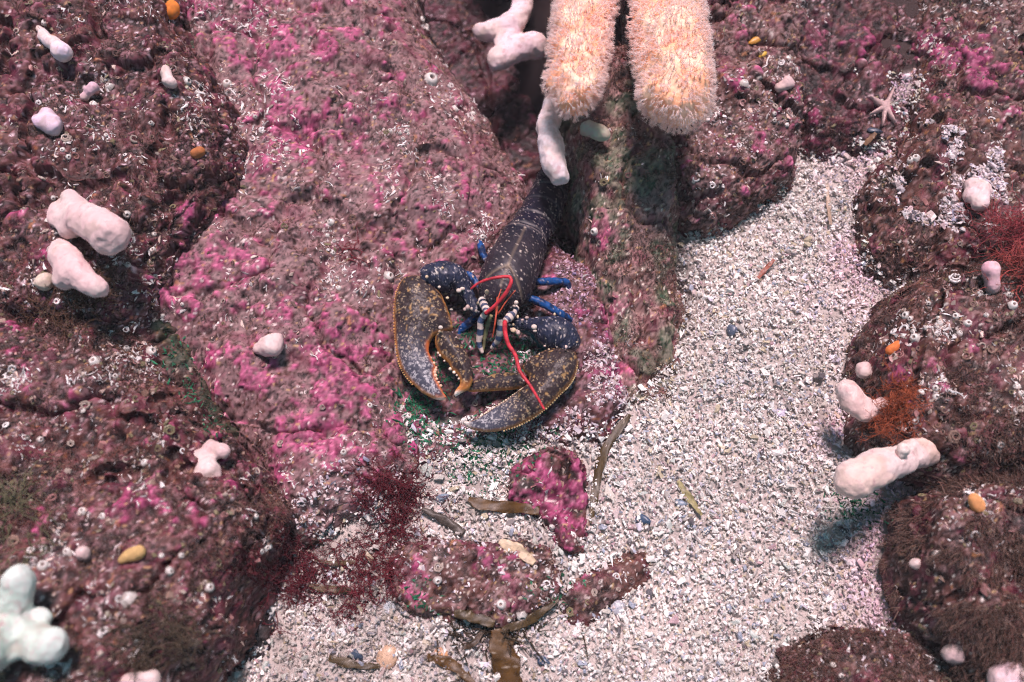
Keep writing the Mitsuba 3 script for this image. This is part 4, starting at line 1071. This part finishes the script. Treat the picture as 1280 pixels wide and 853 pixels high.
# added flakes whose green imitates the ambient light in hollows and shaded spots
r = np.random.default_rng(71); B = Bag()
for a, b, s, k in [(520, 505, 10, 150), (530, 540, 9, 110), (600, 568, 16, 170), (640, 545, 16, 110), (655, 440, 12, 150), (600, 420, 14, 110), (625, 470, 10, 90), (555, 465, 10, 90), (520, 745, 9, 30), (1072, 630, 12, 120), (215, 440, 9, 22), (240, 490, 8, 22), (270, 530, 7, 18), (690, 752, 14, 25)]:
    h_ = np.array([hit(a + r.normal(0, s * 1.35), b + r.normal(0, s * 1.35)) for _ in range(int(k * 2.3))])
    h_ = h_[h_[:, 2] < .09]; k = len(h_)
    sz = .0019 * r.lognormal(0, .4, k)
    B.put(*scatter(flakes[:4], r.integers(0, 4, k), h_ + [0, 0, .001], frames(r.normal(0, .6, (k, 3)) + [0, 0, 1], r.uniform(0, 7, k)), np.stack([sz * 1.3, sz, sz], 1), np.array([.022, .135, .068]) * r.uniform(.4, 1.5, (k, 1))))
add('green_shade_flakes', *B.done(), 'matt_bsdf', False, 'small added green flakes imitating the green light in the shaded hollows under the lobster claws', None, None, 'stuff')


# ------------------------------------------------------------------ starfish, sponges, single shells
def on(px, py, dz=0.0):
    p = hit(px, py); return p + [0, 0, dz]


o = on(1107, 135)
tips = [(1086, 121), (1118, 109), (1119, 154), (1103, 158), (1086, 144)]
cx, cy = 1107, 134
order = sorted(tips, key=lambda t: math.atan2(t[1] - cy, t[0] - cx)); poly = []
for k, t in enumerate(order):
    d = np.array([t[0] - cx, t[1] - cy], float); L = math.hypot(*d); d /= L; pr = np.array([-d[1], d[0]])
    for a, w in ((.26, -3.2), (.65, -2.4), (1.0, -1.0), (1.0, 1.0), (.65, 2.4), (.26, 3.2)):
        poly.append(np.array([cx, cy]) + d * L * a + pr * w)
v, f, d, tx, ty, _, _ = inflate(poly, lambda x, y: o[2] + .004, .0042, .0036, h=.0007)
c = np.array([.46, .30, .29]) * (.7 + .6 * fbm(v, .003, 2, 301))[:, None]
c = mx(c, [.72, .54, .48], ss(.7, .85, vn(v / .0013, 302)) * .7)
add('starfish', v, f, c, 'coral_bsdf', True, 'small pale pink starfish on the upper gravel by the dark rock', 'starfish')


def sponge(label, pts, col, seed, cat='sponge', name='sponge', group='small orange sponges'):
    balls = chain([(a, b, l, w) for a, b, l, w in pts])
    v, f = blob(balls, .0013, seed, .0014)
    add(numbered(name), v, f, np.array(col) * (.7 + .6 * fbm(v, .003, 2, seed + 400))[:, None], 'matt_bsdf', True, label, cat, group)


sponge('bright orange sponge at the top edge of the upper left boulder', [(214, 16, .003, 9), (215, 9, .006, 8)], (.72, .22, .04), 1)
sponge('pale orange sponge on the hairy lower right boulder', [(1222, 632, .003, 10), (1217, 624, .006, 8)], (.74, .33, .13), 2)
sponge('thin orange sponge streak at the upper edge of the right boulder', [(1112, 438, .002, 4), (1122, 431, .003, 5), (1131, 425, .002, 4)], (.62, .17, .05), 3)
sponge('small orange brown sponge in the middle of the upper left boulder', [(245, 192, .002, 7), (250, 189, .004, 6)], (.40, .14, .05), 4)
sponge('smooth tan pebble lying on the lower left boulder', [(152, 700, .003, 5), (162, 695, .004, 8), (174, 690, .005, 8)], (.56, .36, .15), 5, 'pebble', 'pebble', None)


def shell(label, px, py, L, W, H, turn, col, kind='mussel', name='shell', tilt=(0, 0), group='single shells on the gravel', lift=0.0):
    """L, W in photograph pixels; a domed shell lying on the ground."""
    o = on(px, py, lift); m = mpp(o); n, k = 26, 9
    a = np.linspace(0, 2 * np.pi, n, endpoint=False); rows, cols = [], []
    for q in range(k):
        t = q / (k - 1); rad_ = np.cos(t * np.pi / 2) if kind != 'limpet' else 1 - t
        z = np.sin(t * np.pi / 2) if kind != 'limpet' else t ** .9
        x, y = np.cos(a), np.sin(a)
        if kind == 'mussel':
            y = y * (1 - .55 * x) * .9
        if kind == 'clam':
            x = x * (1 - .15 * np.abs(y)); rad_ = rad_ * (1 + .03 * np.sin(a * 12))
        if kind == 'limpet':
            rad_ = rad_ * (1 + .05 * np.sin(a * 13))
        off = .35 * t if kind in ('mussel', 'clam') else 0
        rows.append(np.c_[L / 2 * m * (x * rad_ + off), W / 2 * m * y * rad_, np.full(n, H / 2 * m * z)])
        band = .75 + .35 * np.sin(t * 14 + a * 0) ** 2
        cols.append(np.array(col)[None] * (band * (1 + .25 * np.sin(a * 13)) if kind == 'limpet' else np.full(n, band))[:, None])
    v = np.vstack(rows + [[[0, 0, -.1 * H * m]]]); c = np.vstack(cols + [[col]])
    i = np.arange(k - 1)[:, None] * n; j = np.arange(n)[None]; jn = (j + 1) % n
    f = np.concatenate([np.stack([i + j, i + jn, i + n + jn], -1).reshape(-1, 3), np.stack([i + j, i + n + jn, i + n + j], -1).reshape(-1, 3)])
    f = np.vstack([f, np.stack([j[0] * 0 + k * n, jn[0], j[0]], 1)])
    ca, sa = math.cos(math.radians(turn)), math.sin(math.radians(turn))
    v = v @ np.array([[ca, sa, 0], [-sa, ca, 0], [0, 0, 1]])
    v[:, 2] += v[:, 0] * tilt[0] + v[:, 1] * tilt[1] + .0012
    c = c * (.8 + .4 * fbm(v + o, .003, 2, 7))[:, None]
    add(numbered(name), v + o, f, c, 'shell_bsdf', True, label, 'shell', group)


DB, GB = (.045, .075, .13), (.22, .27, .34)
shell('dark blue mussel shell right of the pink triangular stone', 804, 651, 24, 13, 12, -25, DB, tilt=(.2, .2))
shell('glossy blue grey pebble like shell high on the gravel', 915, 414, 13, 17, 14, 10, (.09, .11, .16))
shell('pale blue mussel shell below the red weed tuft', 554, 623, 19, 11, 10, 20, GB, tilt=(.1, .2))
shell('dark blue mussel shell beside the tan clam shell', 445, 818, 13, 21, 13, 75, (.05, .07, .11))
shell('dark blue mussel shell right of the kelp tuft', 680, 827, 17, 12, 10, -20, DB)
shell('pale blue mussel shell at mid gravel near the olive scrap', 851, 630, 16, 10, 9, -15, GB)
shell('small dark blue shell touching the purplish low stone', 760, 764, 11, 10, 8, 0, DB)
shell('grey rounded shell right of the purplish low stone', 772, 760, 19, 20, 9, 30, (.40, .40, .44), 'clam')
shell('tan clam shell lying on the gravel at the bottom left', 484, 822, 32, 26, 13, 65, (.56, .36, .24), 'clam')
shell('small orange clam shell right of the tan clam shell', 552, 817, 19, 14, 10, -20, (.58, .30, .15), 'clam')
shell('grey ringed limpet right of the dark red weed tuft', 534, 588, 15, 18, 9, 0, (.42, .46, .42), 'limpet')
shell('orange curved shell on the knobbly upper right boulder', 945, 51, 24, 10, 8, 30, (.62, .30, .05), 'clam')
shell('small yellow shell below the orange curved one', 953, 70, 13, 7, 7, 35, (.68, .42, .06), 'clam')
shell('tiny white ring shaped snail shell above the starfish', 1134, 98, 9, 12, 9, 70, (.74, .66, .70), 'clam')
shell('dark mussel shell lying below the starfish', 1093, 165, 19, 8, 7, -15, (.05, .06, .09))
shell('lilac shell flake on the gravel left of the curved coral', 976, 516, 15, 13, 4, 20, (.52, .46, .58), 'clam')
shell('pale shell resting in the dark notch above the curved coral', 1042, 449, 14, 9, 6, -40, (.62, .55, .66), 'clam')
shell('bleached white shell on the gravel above the hairy boulder', 1034, 748, 13, 11, 7, 10, (.78, .76, .74), 'clam')
shell('white shell flake on the low dark rock', 1042, 832, 22, 7, 6, -30, (.74, .68, .62), 'clam')
shell('pale disc shell on the gravel below the red weed', 487, 760, 16, 16, 7, 0, (.72, .72, .74), 'clam')
shell('blue grey mussel shell at the lower middle of the gravel', 884, 663, 15, 8, 7, 40, GB)
shell('greenish white pebble shell at the head of the purple gravel', 1035, 580, 12, 10, 6, 0, (.66, .68, .66), 'clam')

# specks drifting in the water
r = np.random.default_rng(91); B = Bag(); sp_ = trimesh.creation.icosphere(0, 1.0)
for _ in range(170):
    p = at(r.uniform(0, 1280), r.uniform(0, 853), 0.0); t_ = r.uniform(.45, .92); p = CAM + (p - CAM) * t_
    B.put(sp_.vertices * r.uniform(.00025, .0006) * r.uniform(.6, 1.3, 3) + p, sp_.faces, np.array([.80, .72, .78]) * r.uniform(.6, 1.1))
add('drifting_specks', *B.done(), 'matt_bsdf', True, 'pale specks drifting in the water', None, None, 'stuff')
